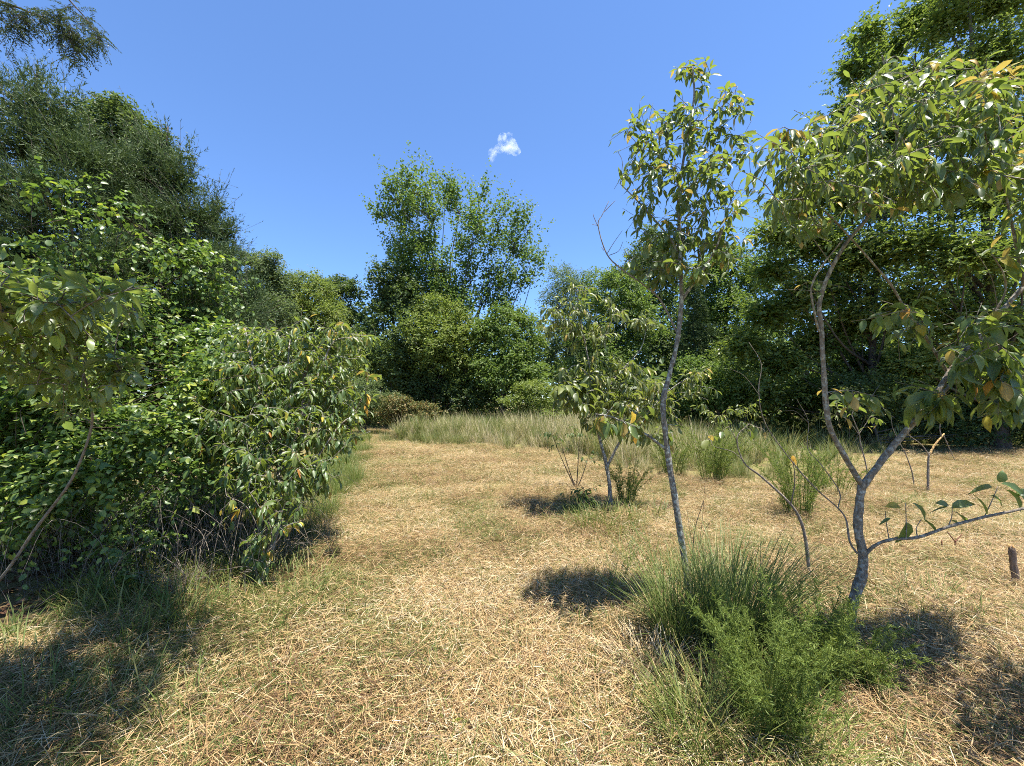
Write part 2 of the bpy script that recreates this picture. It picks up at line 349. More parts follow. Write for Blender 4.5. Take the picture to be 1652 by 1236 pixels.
def pts_in(x0, x1, y0, y1, dens):
    n = int((x1 - x0) * (y1 - y0) * dens); x = R.uniform(x0, x1, n); y = R.uniform(y0, y1, n)
    k = (np.abs(x) < 1.36 * np.maximum(y, 0) + 3.0); return x[k], y[k]
straw_clumps = [clump_obj('straw_a%d' % k, straw_fn(230, .15, (.035, .11), (.0016, .0037), .36, .16, 100 + k), [M_STRAW, M_GRASS]) for k in range(4)] + \
    [clump_obj('straw_b%d' % k, straw_fn(200, .15, (.035, .11), (.0017, .0037), .42, .58, 120 + k), [M_STRAW, M_GRASS]) for k in range(2)] + \
    [clump_obj('straw_c%d' % k, straw_fn(24, .12, (.14, .3), (.0022, .0042), .12, .05, 140 + k), [M_STRAW, M_GRASS]) for k in range(2)]
parts = [pts_in(-8, 8, .6, 4.5, 85), pts_in(-14, 15, 4.5, 9, 50), pts_in(-18, 32, 9, 24, 22)]
x = np.concatenate([p[0] for p in parts]); y = np.concatenate([p[1] for p in parts])
k = ~in_belt(x, y) & (x > hedge_edge(y) - 1.2); x = x[k]; y = y[k]
gn = noise2(x * 1.0, y * .8, 1) * .6 + noise2(x * 2.7, y * 2.3, 2) * .6 + R.normal(0, .22, len(x))
near_hedge = np.clip(1.2 - (x - hedge_edge(y)) / 1.0, 0, 1.3)
gn = gn + near_hedge * .55
kind = np.where(gn > .36, R.integers(4, 6, len(x)), R.integers(0, 4, len(x)))
kind = np.where((R.random(len(x)) < .08), R.integers(6, 8, len(x)), kind)
pts = np.stack([x, y, gz(x, y) + .012 * (noise2(x * 4, y * 4, 5) + 1)], -1)
rot = np.stack([R.normal(0, .10, len(x)), R.normal(0, .10, len(x)), R.uniform(0, 6.28, len(x))], -1)
tone = noise2(x * .9, y * 1.3, 7) * .9 + noise2(x * 3, y * 3.5, 8) * .6 + R.normal(0, .35, len(x))
ground_cover('straw', 'dry tan cut grass lying matted over the mown clearing', pts, rot, R.uniform(.8, 1.3, len(x)) * np.where(y > 9, 1.35, 1), tone, kind, straw_clumps)

# short green regrowth
green_clumps = [clump_obj('grass_a%d' % k, tuft_fn(30, .055, (.06, .15), (.003, .006), .55, .35, .15, 200 + k, 0, 3), [M_GRASS]) for k in range(3)] + \
    [clump_obj('grass_b%d' % k, tuft_fn(34, .10, (.13, .30), (.004, .008), .55, .55, .3, 220 + k, 0, 4), [M_GRASS]) for k in range(3)]
parts = [pts_in(-8, 8, .8, 5, 60), pts_in(-14, 15, 5, 10, 40), pts_in(-18, 30, 10, 24, 14)]
x = np.concatenate([p[0] for p in parts]); y = np.concatenate([p[1] for p in parts])
e = (x - hedge_edge(y)); c3 = np.hypot(x - 1.5, (y - 3.3) * .8); c2 = np.hypot(x - 1.5, (y - 5.7)); c4 = np.hypot(x - 3.7, y - 2.5)
prob = .25 + .75 * np.clip(noise2(x * 1.0, y * .8, 1) * .6 + noise2(x * 2.7, y * 2.3, 2) * .4 - .12, 0, 1) + .95 * np.clip(1 - e / .9, 0, 1) + .75 * np.clip(1.35 - c3, 0, 1) + .8 * np.clip(1 - c2 / .9, 0, 1) + .35 * np.clip(1 - c4 / .8, 0, 1)
k = (R.random(len(x)) < prob) & ~in_belt(x, y) & (e > -1.5); x = x[k]; y = y[k]; e = e[k]; c3 = c3[k]; c2 = c2[k]
longp = .5 * np.clip(.35 - e / .6, 0, 1) * (y > 2.7) + .12 * np.clip(1 - e, 0, 1) + .7 * np.clip(1.0 - c3, 0, 1) + .5 * np.clip(1 - c2, 0, 1)
kind = np.where(R.random(len(x)) < longp, R.integers(3, 6, len(x)), R.integers(0, 3, len(x)))
rot = np.stack([R.normal(0, .15, len(x)), R.normal(0, .15, len(x)), R.uniform(0, 6.28, len(x))], -1)
ground_cover('grass', 'short green grass regrowing through the cut straw', np.stack([x, y, gz(x, y)], -1), rot, R.uniform(.7, 1.3, len(x)), R.normal(0, .5, len(x)), kind, green_clumps)

# unmown tall grass
tall_clumps = [clump_obj('tall_a%d' % k, tuft_fn(40, .14, (.5, 1.15), (.009, .017), .26, .45, .3, 300 + k, 0, 4), [M_TALL]) for k in range(3)] + \
    [clump_obj('tall_b%d' % k, tuft_fn(46, .16, (.6, 1.2), (.008, .014), .2, .3, .8, 320 + k, 0, 4), [M_TALL]) for k in range(3)]
x = R.uniform(-8, 34, 12500); y = R.uniform(7.5, 26, 12500); k = in_belt(x, y) & (np.abs(x) < 1.36 * y + 3) & (R.random(len(x)) < np.clip(1.1 - .14 * np.maximum(x - 2.5, 0) + .5 * noise2(x * 1.1, y * 1.1, 12), .25, 1)); x = x[k]; y = y[k]
pale = np.clip(1 - np.abs(x - 1.5) / 4.5, 0, 1) * .7 + .12 + .25 * noise2(x, y, 9)
kind = np.where(R.random(len(x)) < pale, R.integers(3, 6, len(x)), R.integers(0, 3, len(x)))
edge = y - np.interp(x, bx, by)
sc = (.26 + .62 * np.clip(edge / 2.2 + .3 * noise2(x * 1.6, y, 13), 0, 1)) * R.uniform(.5, 1.3, len(x)) * (1 + .3 * noise2(x * 2.2, y * 2.2, 11)) * np.where(x > 3, .85, 1)
rot = np.stack([R.normal(0, .08, len(x)), R.normal(.06, .08, len(x)), R.uniform(0, 6.28, len(x))], -1)
ground_cover('tall_grass', 'belt of unmown tall grass with pale seed heads before the trees', np.stack([x, y, gz(x, y)], -1), rot, sc, R.normal(0, .9, len(x)) + np.where(kind < 3, -.35, 0) + np.where(x > 4, -.3, 0), kind, tall_clumps)
# taller green fringe at the foot of the left thicket
x = R.uniform(-9, -1.5, 3000); y = R.uniform(4.6, 17, 3000); e = x - hedge_edge(y); k = (e > -.9) & (e < .30 + .25 * noise2(x * 2, y, 4)); x = x[k]; y = y[k]
rot = np.stack([R.normal(0, .15, len(x)), R.normal(0, .15, len(x)), R.uniform(0, 6.28, len(x))], -1)
ground_cover('fringe_grass', 'green uncut grass fringe along the foot of the left thicket', np.stack([x, y, gz(x, y)], -1), rot, R.uniform(.22, .5, len(x)), np.full(len(x), -.5), R.integers(0, 3, len(x)),
             [clump_obj('fringe_a%d' % k, tuft_fn(46, .16, (.55, 1.1), (.007, .012), .35, .5, .1, 340 + k, 0, 4), [M_GRASS]) for k in range(3)])

# ------------------------------------------------------------------ background trees
def cluster_leaves(lobes, ncl, per, csz, Lr, asp, shell=(.62, 1.04), up_w=.9, droop=.25, rg=R, cull=.75, zmin=-.75):
    C = np.array([l[0] for l in lobes]); A = np.array([l[1] for l in lobes])
    w = (A[:, 0] * A[:, 2] + A[:, 0] * A[:, 1]); w = w / w.sum()
    li = rg.choice(len(lobes), ncl, p=w); u = unit(rg.normal(size=(ncl, 3)) + [0, 0, .25])
    u[:, 2] = np.where(u[:, 2] < zmin, -u[:, 2], u[:, 2])
    cc = C[li] + u * A[li] * (rg.uniform(*shell, ncl) * (1 + .18 * np.sin(7 * u[:, 0] + li) * np.sin(6 * u[:, 2] + 2 * li)))[:, None]
    inside = np.zeros(ncl, bool)
    for a, c in zip(A, C): inside |= (((cc - c) / a) ** 2).sum(1) < .52
    keep = ~inside | (rg.random(ncl) > cull); cc = cc[keep]; u = u[keep]; n = len(cc)
    pos = np.repeat(cc, per, 0); out = np.repeat(u, per, 0); N = n * per
    off = rg.normal(size=(N, 3)) * np.asarray(csz); pos = pos + off
    d = unit(off + rg.normal(size=(N, 3)) * np.mean(csz) * .7 + out * np.mean(csz)) ; d[:, 2] = d[:, 2] * .55 - droop * rg.random(N)
    up = np.array([0, 0, up_w]) + out * .45 + rg.normal(size=(N, 3)) * .42
    L = rg.uniform(*Lr, N); rnd = np.clip(.55 * np.repeat(rg.random(n), per) + .45 * rg.random(N), 0, 1)
    return cc, pos, d, up, L, L * asp, rnd

def sublobe(lobes, n, rg=R, out=.66, rr=(.32, .56)):
    res = []
    for c, a in lobes:
        res.append((c, a * .66))
        for u in unit(rg.normal(size=(n, 3)) + [0, 0, .3]): res.append((c + u * a * out * rg.uniform(.8, 1.25), a * rg.uniform(*rr) * rg.uniform(.85, 1.15, 3)))
    return res

def strand_leaves(lobes, ncl, per, ln, Lr, asp, shell=(.45, 1.1), rg=R, cull=.5, hang=.35, updown=.6, rise=.1, wild=.75, puff=0.):
    """leafy shoots: leaves set along short curved stems that leave the lobes' skin"""
    cc, *_ = cluster_leaves(lobes, ncl, 1, (.001,) * 3, Lr, asp, shell=shell, rg=rg, cull=cull)
    C = np.array([l[0] for l in lobes]); n = len(cc)
    near = np.array([np.argmin(((C - c) ** 2).sum(1)) for c in cc]); out = unit(cc - C[near])
    sd = unit(out * .7 + rg.normal(0, wild, (n, 3)) + [0, 0, rise]); l = rg.uniform(*ln, n)
    t_ = (np.arange(per) + .5) / per; N = n * per
    tt = np.tile(t_, n); l_ = np.repeat(l, per); s_ = np.repeat(sd, per, 0); c_ = np.repeat(cc, per, 0)
    pos = c_ + s_ * (l_ * tt)[:, None] + np.stack([0 * tt, 0 * tt, -hang * l_ * tt * tt], -1)
    td = unit(s_ + np.stack([0 * tt, 0 * tt, -2 * hang * tt], -1))
    if puff: pos = pos + rg.normal(0, puff, (N, 3)) * (1.15 - .6 * tt)[:, None]
    sg = np.where(np.arange(N) % 2, 1., -1.)[:, None]; side = unit(np.cross(td, [0, 0, 1.]) + rg.normal(0, .3, (N, 3)))
    d = unit(side * sg * .8 + td * .6 + rg.normal(0, .25, (N, 3)) + [0, 0, -.25])
    up = np.array([0, 0, updown]) + np.repeat(out, per, 0) * .5 + rg.normal(0, .5, (N, 3))
    L = rg.uniform(*Lr, N) * (1.05 - .35 * tt); rnd = np.clip(.5 * np.repeat(rg.random(n), per) + .5 * rg.random(N), 0, 1)
    return cc, pos, d, up, L, L * asp, rnd

def inner_leaves(mb, lobes, n, L0, sp=.16):
    """the leaves deep inside a crown"""
    cc, *lv = cluster_leaves(lobes, n, 6, (sp, sp, sp * .75), (L0 * .7, L0 * 1.2), .65, shell=(.05, .62), cull=.0)
    scatter(mb, t_rhomb(), *lv, smooth=False)

def lobes_px(spec, d, thick=1.0):
    out = []
    for s in spec:
        px, py, rx, ry = s[:4]; dd = d + (s[4] if len(s) > 4 else 0)
        out.append((P(px, py, dd), np.array([rx * dd / F_PX, rx * dd / F_PX * thick, ry * dd / F_PX])))
    return out

def auto_lobes(px, top, bot, w, d, n, rg, shape=1.0):
    """uneven crown: lobes spread in an egg-shaped volume"""
    out = []
    for k in range(n):
        t = (k + .5) / n; py = top + (bot - top) * t
        half = w * .5 * (math.sin(math.pi * (.12 + .80 * t ** .8)) ** shape)
        for q in range(1 if t < .15 else 2):
            off = rg.uniform(-1, 1) * half * .75; r = max(w * .15, half * rg.uniform(.38, .62))
            dd = d + rg.uniform(-1, 1) * half * d / F_PX * .7
            out.append((P(px + off, py + r * .35, dd), np.array([r * d / F_PX, r * d / F_PX, r * .8 * d / F_PX])))
    return out

def far_tree(name, label, cat, px, d, lobes, ncl, per, mat, Lr=(.13, .2), asp=.6, csz=(.34, .34, .17), r=.16, group='trees along the wood edge', limbs=True, fork=.45, tplf=None, shell=(.5, 1.08), cull=.6, twigs=60, bare=(), nsub=6, strands=None, so=(.66, (.32, .56)), skw={}, core=0):
    base = P(px, HOR, d); base[2] = 0
    e = thing(name, label, cat, base, group)
    C = np.array([l[0] for l in lobes]); top = C[np.argmax(C[:, 2])]
    H = top[2]; mid = base + (top - base) * np.array([.25, .25, 0]) ; mid[2] = H * fork
    tr = MB(); bend = R.normal(0, .05, (3, 3)) * H * .3; bend[:, 2] = 0
    pth = smooth_path([base - [0, 0, .1], base + (mid - base) * .5 + bend[0] * .4, mid, mid + (top - mid) * .5 + bend[1], top - [0, 0, .02 * H]], 5)
    tube(tr, pth, r, r * .12, 8, flare=.35); tr.build('trunk', M_FBARK, e)
    ends = [(top, r * .2)]
    if limbs:
        for k, c in enumerate(C):
            if np.allclose(c, top): continue
            t = np.clip(R.uniform(.25, .75) * (c[2] / H), .12, .8); s = pth[int(t * (len(pth) - 1))]
            m1 = s + (c - s) * .45 + [0, 0, -.08 * np.linalg.norm(c - s)] + R.normal(0, .06, 3) * np.linalg.norm(c - s)
            b = MB(); tube(b, smooth_path([s, m1, c], 5), r * .36, r * .06, 5); b.build('limb', M_FBARK, e); ends.append((c, r * .2))
    if strands is None and nsub: strands = (csz[0] * .8, csz[0] * 2.1); ncl = int(ncl * per * 1.3 / 11); per = 11; skw = dict(rise=.35, wild=.6, hang=.2, puff=csz[0] * .22)
    if strands: cc, *lv = strand_leaves(sublobe(lobes, nsub, out=so[0], rr=so[1]), ncl, per, strands, Lr, asp, shell=shell, cull=cull, **skw)
    else: cc, *lv = cluster_leaves(sublobe(lobes, nsub, out=so[0], rr=so[1]) if nsub else lobes, int(ncl * 1.35), per, tuple(q * .72 for q in csz), Lr, asp, shell=shell, cull=cull)
    if twigs and len(cc):
        tw = MB()
        for k in R.choice(len(cc), min(twigs, len(cc)), replace=False):
            c = C[np.argmin(((C - cc[k]) ** 2).sum(1))]; mm = (c + cc[k]) / 2 + R.normal(0, .12, 3)
            tube(tw, [c, mm, cc[k]], r * .12, r * .03, 3)
        for (a, b_) in bare:
            a = np.asarray(a); b_ = np.asarray(b_)
            for q in range(7):
                s = a + (b_ - a) * R.random() * .7; t2 = s + (b_ - a) * R.uniform(.25, .5) + R.normal(0, .22, 3) * np.linalg.norm(b_ - a) * .6
                tube(tw, smooth_path([s, (s + t2) / 2 + R.normal(0, .05, 3), t2], 3), r * .12, r * .03, 3)
            tube(tw, smooth_path([a, (a + b_) / 2 + R.normal(0, .1, 3), b_], 3), r * .2, r * .05, 4)
        tw.build('twigs', M_FBARK, e, True)
    cr = MB(); scatter(cr, tplf or t_rhomb(), lv[0], lv[1], lv[2], lv[3], lv[4], lv[5], smooth=False)
    if core: inner_leaves(cr, lobes, core, Lr[1] * 1.15)
    cr.build('crown', mat, e, True)
    return e

rg = np.random.default_rng(21)
# the tall open-crowned tree in the middle
d = 25
top_l = [(640, 322, 24, 22), (668, 312, 20, 20, -1), (690, 305, 20, 20, 1), (718, 322, 22, 22), (628, 350, 18, 16), (660, 352, 26, 22, 1), (700, 355, 28, 24, -1), (742, 345, 22, 24, 1), (772, 330, 18, 18), (768, 365, 24, 24, -1),
         (800, 360, 20, 22), (836, 358, 14, 18), (852, 372, 14, 16, 1), (830, 395, 26, 24, 1), (855, 425, 14, 14), (790, 405, 24, 24), (745, 400, 26, 26, 1), (690, 405, 30, 26), (650, 420, 34, 26), (712, 440, 26, 24, -1), (760, 450, 22, 22),
         (835, 458, 24, 16), (862, 440, 10, 8, .5), (800, 470, 22, 16), (735, 470, 26, 22), (775, 485, 26, 20), (745, 515, 30, 22, -.5), (790, 440, 22, 20), (815, 500, 24, 18), (700, 470, 24, 20), (668, 458, 40, 26), (720, 490, 36, 24, -1), (640, 480, 34, 26, 1)]
far_tree('maple_tree', 'tallest open-crowned tree in the middle of the far wood edge, with spreading upright limbs', 'tree', 752, d, lobes_px(top_l, d), 1150, 23, M_MAPLE, (.15, .24), .75, (.17, .17, .36), .2, fork=.34, shell=(.1, 1.0), cull=.0, twigs=420, nsub=3, so=(.85, (.4, .7)), strands=(.7, 1.9), skw=dict(rise=1.0, wild=.32, hang=-.05, puff=.13),
         bare=[(P(680, 400, d), P(618, 348, d)), (P(690, 410, d), P(632, 382, d)), (P(770, 540, d - 1), P(838, 480, d - 1)), (P(780, 500, d), P(800, 420, d)), (P(735, 560, d - .5), P(728, 430, d - .5)), (P(745, 600, d - 1), P(760, 480, d - 1))])

far_tree('broadleaf_tree', 'rounded dense tree left of the tall open-crowned tree', 'tree', 640, 24, lobes_px([(632, 445, 28, 24), (612, 470, 18, 18), (650, 480, 38, 34), (618, 510, 36, 36), (672, 520, 36, 36, -1), (600, 560, 34, 36), (645, 570, 40, 40, -1), (690, 580, 36, 36, -1), (610, 610, 34, 34), (665, 625, 40, 34, -1)], 24), 900, 30, M_OAKD, (.15, .23), .65, (.4, .4, .2), .2)
far_tree('broadleaf_tree', 'yellow-green leafy tree at the foot of the tall open-crowned tree', 'tree', 700, 22.5, lobes_px([(700, 505, 34, 24), (740, 520, 34, 22, .5), (668, 540, 32, 26, -.5), (720, 560, 44, 32, -.5), (770, 550, 30, 26), (690, 590, 40, 30), (750, 600, 40, 34)], 22.5), 800, 28, M_LIGHTG, (.13, .2), .6, (.36, .36, .16), .13)
far_tree('broadleaf_tree', 'leafy mid-green tree just right of the tall open-crowned tree', 'tree', 812, 22, lobes_px([(808, 515, 28, 22), (840, 528, 26, 24, .6), (790, 550, 34, 28), (830, 570, 42, 32), (862, 560, 20, 24, .6), (800, 605, 36, 34, -.4), (850, 615, 34, 30)], 22), 850, 28, M_MAPLE, (.13, .2), .6, (.34, .34, .15), .13)
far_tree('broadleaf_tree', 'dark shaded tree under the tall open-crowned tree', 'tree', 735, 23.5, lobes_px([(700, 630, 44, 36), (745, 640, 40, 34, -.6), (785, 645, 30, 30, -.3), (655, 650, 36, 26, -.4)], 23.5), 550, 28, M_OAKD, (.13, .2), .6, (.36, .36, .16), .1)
far_tree('layered_shrub', 'spreading shrub with flat tiers of pale green leaves beyond the tall grass', 'shrub', 850, 20, lobes_px([(850, 632, 30, 10), (838, 648, 26, 8, -.4), (872, 655, 30, 9, .3), (905, 640, 26, 10), (890, 668, 36, 9), (845, 668, 24, 8)], 20), 420, 30, M_LIGHTG, (.09, .15), .6, (.26, .26, .06), .06, 'shrubs before the far wood', twigs=20)
# trees right of the middle
far_tree('locust_tree', 'feathery pale grey-green treetop between the tall middle tree and the thin sapling', 'tree', 925, 31, lobes_px([(908, 448, 26, 18), (945, 455, 24, 16), (925, 475, 38, 20), (890, 490, 24, 18), (960, 490, 30, 20), (925, 520, 46, 30), (900, 565, 44, 40), (950, 580, 46, 44)], 31), 950, 30, M_PALEG, (.14, .22), .45, (.5, .5, .26), .2)
far_tree('broadleaf_tree', 'dense rounded tree behind the yellow-tinged sapling', 'tree', 980, 23, lobes_px([(985, 462, 34, 16), (1020, 470, 30, 18), (960, 490, 34, 22), (1010, 505, 46, 26), (960, 540, 44, 32), (1030, 550, 40, 32), (985, 590, 56, 34), (930, 620, 40, 34), (1020, 625, 46, 34)], 23), 1100, 28, M_MAPLE, (.13, .21), .6, (.42, .42, .14), .2)
far_tree('oak_tree', 'dark tall tree crown showing left of the thin sapling top', 'tree', 1048, 29, lobes_px([(1050, 385, 22, 16), (1030, 410, 28, 20), (1075, 415, 30, 24), (1045, 445, 42, 26), (1010, 450, 24, 18), (1090, 460, 36, 34), (1050, 500, 50, 40), (1080, 560, 50, 44)], 29), 950, 28, M_OAKD, (.16, .25), .65, (.42, .42, .2), .22)
far_tree('broadleaf_tree', 'mid-green tree filling the gap between the two forked saplings', 'tree', 1165, 21, lobes_px([(1180, 430, 44, 24), (1140, 455, 40, 28), (1215, 455, 36, 30), (1170, 500, 56, 38), (1130, 530, 40, 36), (1200, 560, 50, 40), (1160, 610, 60, 36)], 21), 1200, 28, M_MAPLE, (.13, .2), .6, (.36, .36, .15), .2)
far_tree('broadleaf_tree', 'tree standing back behind the low boughs of the large leafy tree on the right', 'tree', 1290, 23, lobes_px([(1250, 430, 44, 40), (1310, 400, 44, 40), (1360, 350, 44, 44), (1240, 510, 50, 40), (1320, 480, 60, 50), (1400, 440, 50, 50), (1280, 570, 60, 44), (1370, 560, 60, 50), (1440, 520, 60, 50), (1500, 600, 60, 50), (1600, 600, 80, 60), (1560, 500, 70, 60)], 23), 1300, 26, M_MAPLE, (.16, .24), .6, (.42, .42, .16), .16)
far_tree('cedar_tree', 'dark narrow evergreen standing in shade behind the thin sapling trunk', 'tree', 1120, 19, lobes_px([(1118, 500, 18, 40), (1122, 560, 28, 44), (1125, 615, 34, 40)], 19), 700, 30, M_CEDAR, (.08, .16), .3, (.16, .16, .2), .12, twigs=20)
far_tree('broadleaf_shrub', 'low bright green shrub right of the thin sapling trunk before the wood', 'shrub', 1165, 17, lobes_px([(1130, 600, 30, 22), (1175, 615, 36, 26), (1140, 640, 40, 24), (1200, 645, 32, 22)], 17), 480, 26, M_MAPLE, (.1, .16), .6, (.26, .26, .12), .06, 'shrubs before the far wood', twigs=20)
# trees left of the middle
far_tree('oak_tree', 'dark gappy oak crown in the dip left of the middle trees', 'tree', 555, 26, lobes_px([(548, 462, 24, 14), (530, 480, 20, 16), (570, 480, 20, 16), (550, 508, 30, 18), (575, 530, 26, 26), (530, 540, 36, 34), (560, 590, 40, 40)], 26), 650, 28, M_OAKD, (.15, .24), .65, (.36, .36, .2), .2, shell=(.4, 1.05))
far_tree('broadleaf_tree', 'light green fine-leaved tree behind the large bush on the left', 'tree', 490, 15, lobes_px([(490, 458, 26, 18), (465, 475, 24, 20), (515, 480, 30, 22), (485, 505, 44, 30), (530, 520, 30, 28), (450, 530, 40, 34), (500, 560, 50, 40), (540, 590, 36, 40)], 15), 1300, 28, M_LIGHTG, (.08, .13), .5, (.24, .24, .14), .12)
far_tree('broadleaf_tree', 'mid-green tree next to the cedars with wispy upright shoots', 'tree', 425, 11.5, lobes_px([(405, 425, 20, 16), (440, 432, 16, 22), (420, 455, 32, 28), (458, 460, 18, 26), (400, 490, 40, 40), (440, 500, 36, 36), (415, 550, 50, 44)], 11.5), 1200, 28, M_PALEG, (.06, .1), .5, (.17, .17, .13), .1)
far_tree('rounded_shrub', 'pale green rounded shrub at the far end of the mown path', 'shrub', 590, 19.5, lobes_px([(585, 630, 30, 20), (570, 655, 34, 24), (612, 645, 28, 20), (600, 670, 34, 18)], 19.5), 480, 26, M_PALEG, (.08, .13), .5, (.22, .22, .12), .05, 'shrubs before the far wood', twigs=20)
far_tree('tinged_shrub', 'brownish tinged shrub at the corner of the tall grass', 'shrub', 650, 19, lobes_px([(640, 655, 22, 14), (665, 665, 20, 14), (630, 675, 22, 12), (690, 670, 16, 14)], 19), 300, 24, M_SHRUBO, (.1, .15), .55, (.2, .2, .1), .05, 'shrubs before the far wood', twigs=20)
far_tree('rounded_shrub', 'dark green shrub low behind the large bush on the left', 'shrub', 540, 17, lobes_px([(535, 620, 34, 28), (510, 650, 36, 28), (550, 665, 26, 18)], 17), 420, 26, M_OAKD, (.08, .13), .5, (.22, .22, .12), .05, 'shrubs before the far wood', twigs=20)
# the large trees on the right
bl = [(1400, 60, 30, 30), (1385, 110, 34, 34), (1430, 90, 36, 36, 1), (1480, 40, 44, 36), (1420, 150, 44, 38), (1370, 180, 36, 34), (1490, 130, 56, 44, 1), (1350, 240, 46, 40), (1430, 230, 56, 46), (1310, 310, 48, 36, -.5), (1380, 320, 60, 46, -1), (1260, 380, 44, 26, -1), (1320, 400, 60, 40, -1),
      (1250, 440, 44, 28, -.5), (1300, 480, 60, 40), (1390, 420, 60, 46, -1), (1240, 510, 50, 34), (1320, 560, 60, 44, .5), (1260, 590, 50, 40, .5), (1200, 560, 34, 34, .5), (1390, 520, 60, 50), (1230, 640, 50, 30, 1), (1310, 640, 60, 34, 1), (1345, 470, 50, 44, 1.2), (1400, 590, 50, 44, 1), (1290, 330, 40, 30, .5), (1440, 330, 50, 44, 1)]
far_tree('broadleaf_tree', 'large leafy tree on the right whose low boughs sweep left over the clearing edge', 'tree', 1400, 15, lobes_px(bl, 15), 6200, 11, M_BIGR, (.12, .19), .46, (.32, .32, .13), .15, twigs=90, strands=(.4, 1.0), shell=(.3, 1.18), skw=dict(rise=.4, wild=.8, updown=.3), so=(.75, (.34, .66)), core=3700)
bl = [(1560, -40, 60, 50), (1620, 10, 60, 50), (1530, 40, 50, 44, .5), (1600, 90, 60, 50), (1540, 130, 50, 40), (1660, 120, 60, 60), (1500, 220, 56, 46), (1580, 200, 64, 52), (1660, 240, 60, 60), (1520, 310, 60, 50, -.5), (1600, 320, 64, 54, -.5), (1480, 400, 60, 46, -.5), (1560, 420, 66, 54, -1), (1650, 420, 66, 60, -1),
      (1470, 490, 60, 50), (1550, 520, 66, 54), (1640, 540, 66, 60), (1480, 590, 60, 50, .5), (1570, 610, 66, 50, .5), (1660, 630, 60, 50, .5), (1720, 300, 70, 80), (1740, 520, 80, 90)]
far_tree('broadleaf_tree', 'huge dense tree filling the right edge from ground to above the frame', 'tree', 1610, 13, lobes_px(bl, 13), 6600, 11, M_BIGR, (.11, .17), .46, (.3, .3, .13), .2, twigs=90, strands=(.4, .9), shell=(.3, 1.18), skw=dict(rise=.4, wild=.8, updown=.3), so=(.75, (.34, .66)), core=3700)
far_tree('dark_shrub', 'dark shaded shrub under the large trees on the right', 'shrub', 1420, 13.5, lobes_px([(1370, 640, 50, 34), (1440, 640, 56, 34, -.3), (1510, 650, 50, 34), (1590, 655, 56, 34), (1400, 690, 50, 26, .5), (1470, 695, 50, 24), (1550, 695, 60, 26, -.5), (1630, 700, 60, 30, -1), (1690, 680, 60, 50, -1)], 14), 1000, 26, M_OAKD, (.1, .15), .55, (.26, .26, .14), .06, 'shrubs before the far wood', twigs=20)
# far wood closing the view (reads as one mass)
lob = []
for k in range(64):
    t = k / 63; px_ang = -1.55 + 3.1 * t; rr = 40 + 5 * math.sin(k * 1.7)
    xx, yy = rr * math.sin(px_ang) * 1.05, rr * math.cos(px_ang) * .95
    hh = 7.6 + 1.6 * math.sin(k * 2.3) + .8 * math.sin(k * .7)
    lob.append((np.array([xx, yy, hh * .30]), np.array([3.2, 2.4, hh * .5]))); lob.append((np.array([xx + R.normal(0, 1), yy, hh * .78]), np.array([2.3, 2.0, hh * .32])))
for k in range(60):
    xx = -22 + k * .82; yy = 27.5 + R.normal(0, .5); hh = R.uniform(2.4, 4.2); lob.append((np.array([xx, yy, hh * .42]), np.array([1.4, 1.1, hh * .58])))
for k in range(34):
    xx = 7 + k * .75; yy = 19.5 + R.normal(0, .4) - .22 * k * .75; hh = R.uniform(2.2, 3.6); lob.append((np.array([xx, yy, hh * .42]), np.array([1.2, 1.0, hh * .58])))
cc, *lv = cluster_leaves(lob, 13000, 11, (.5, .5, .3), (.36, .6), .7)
mb = MB(); scatter(mb, t_rhomb(), *lv, smooth=False); tag(mb.build('far_wood', M_OAKD), 'dense dark wood closing the view behind the edge trees', kind='stuff')

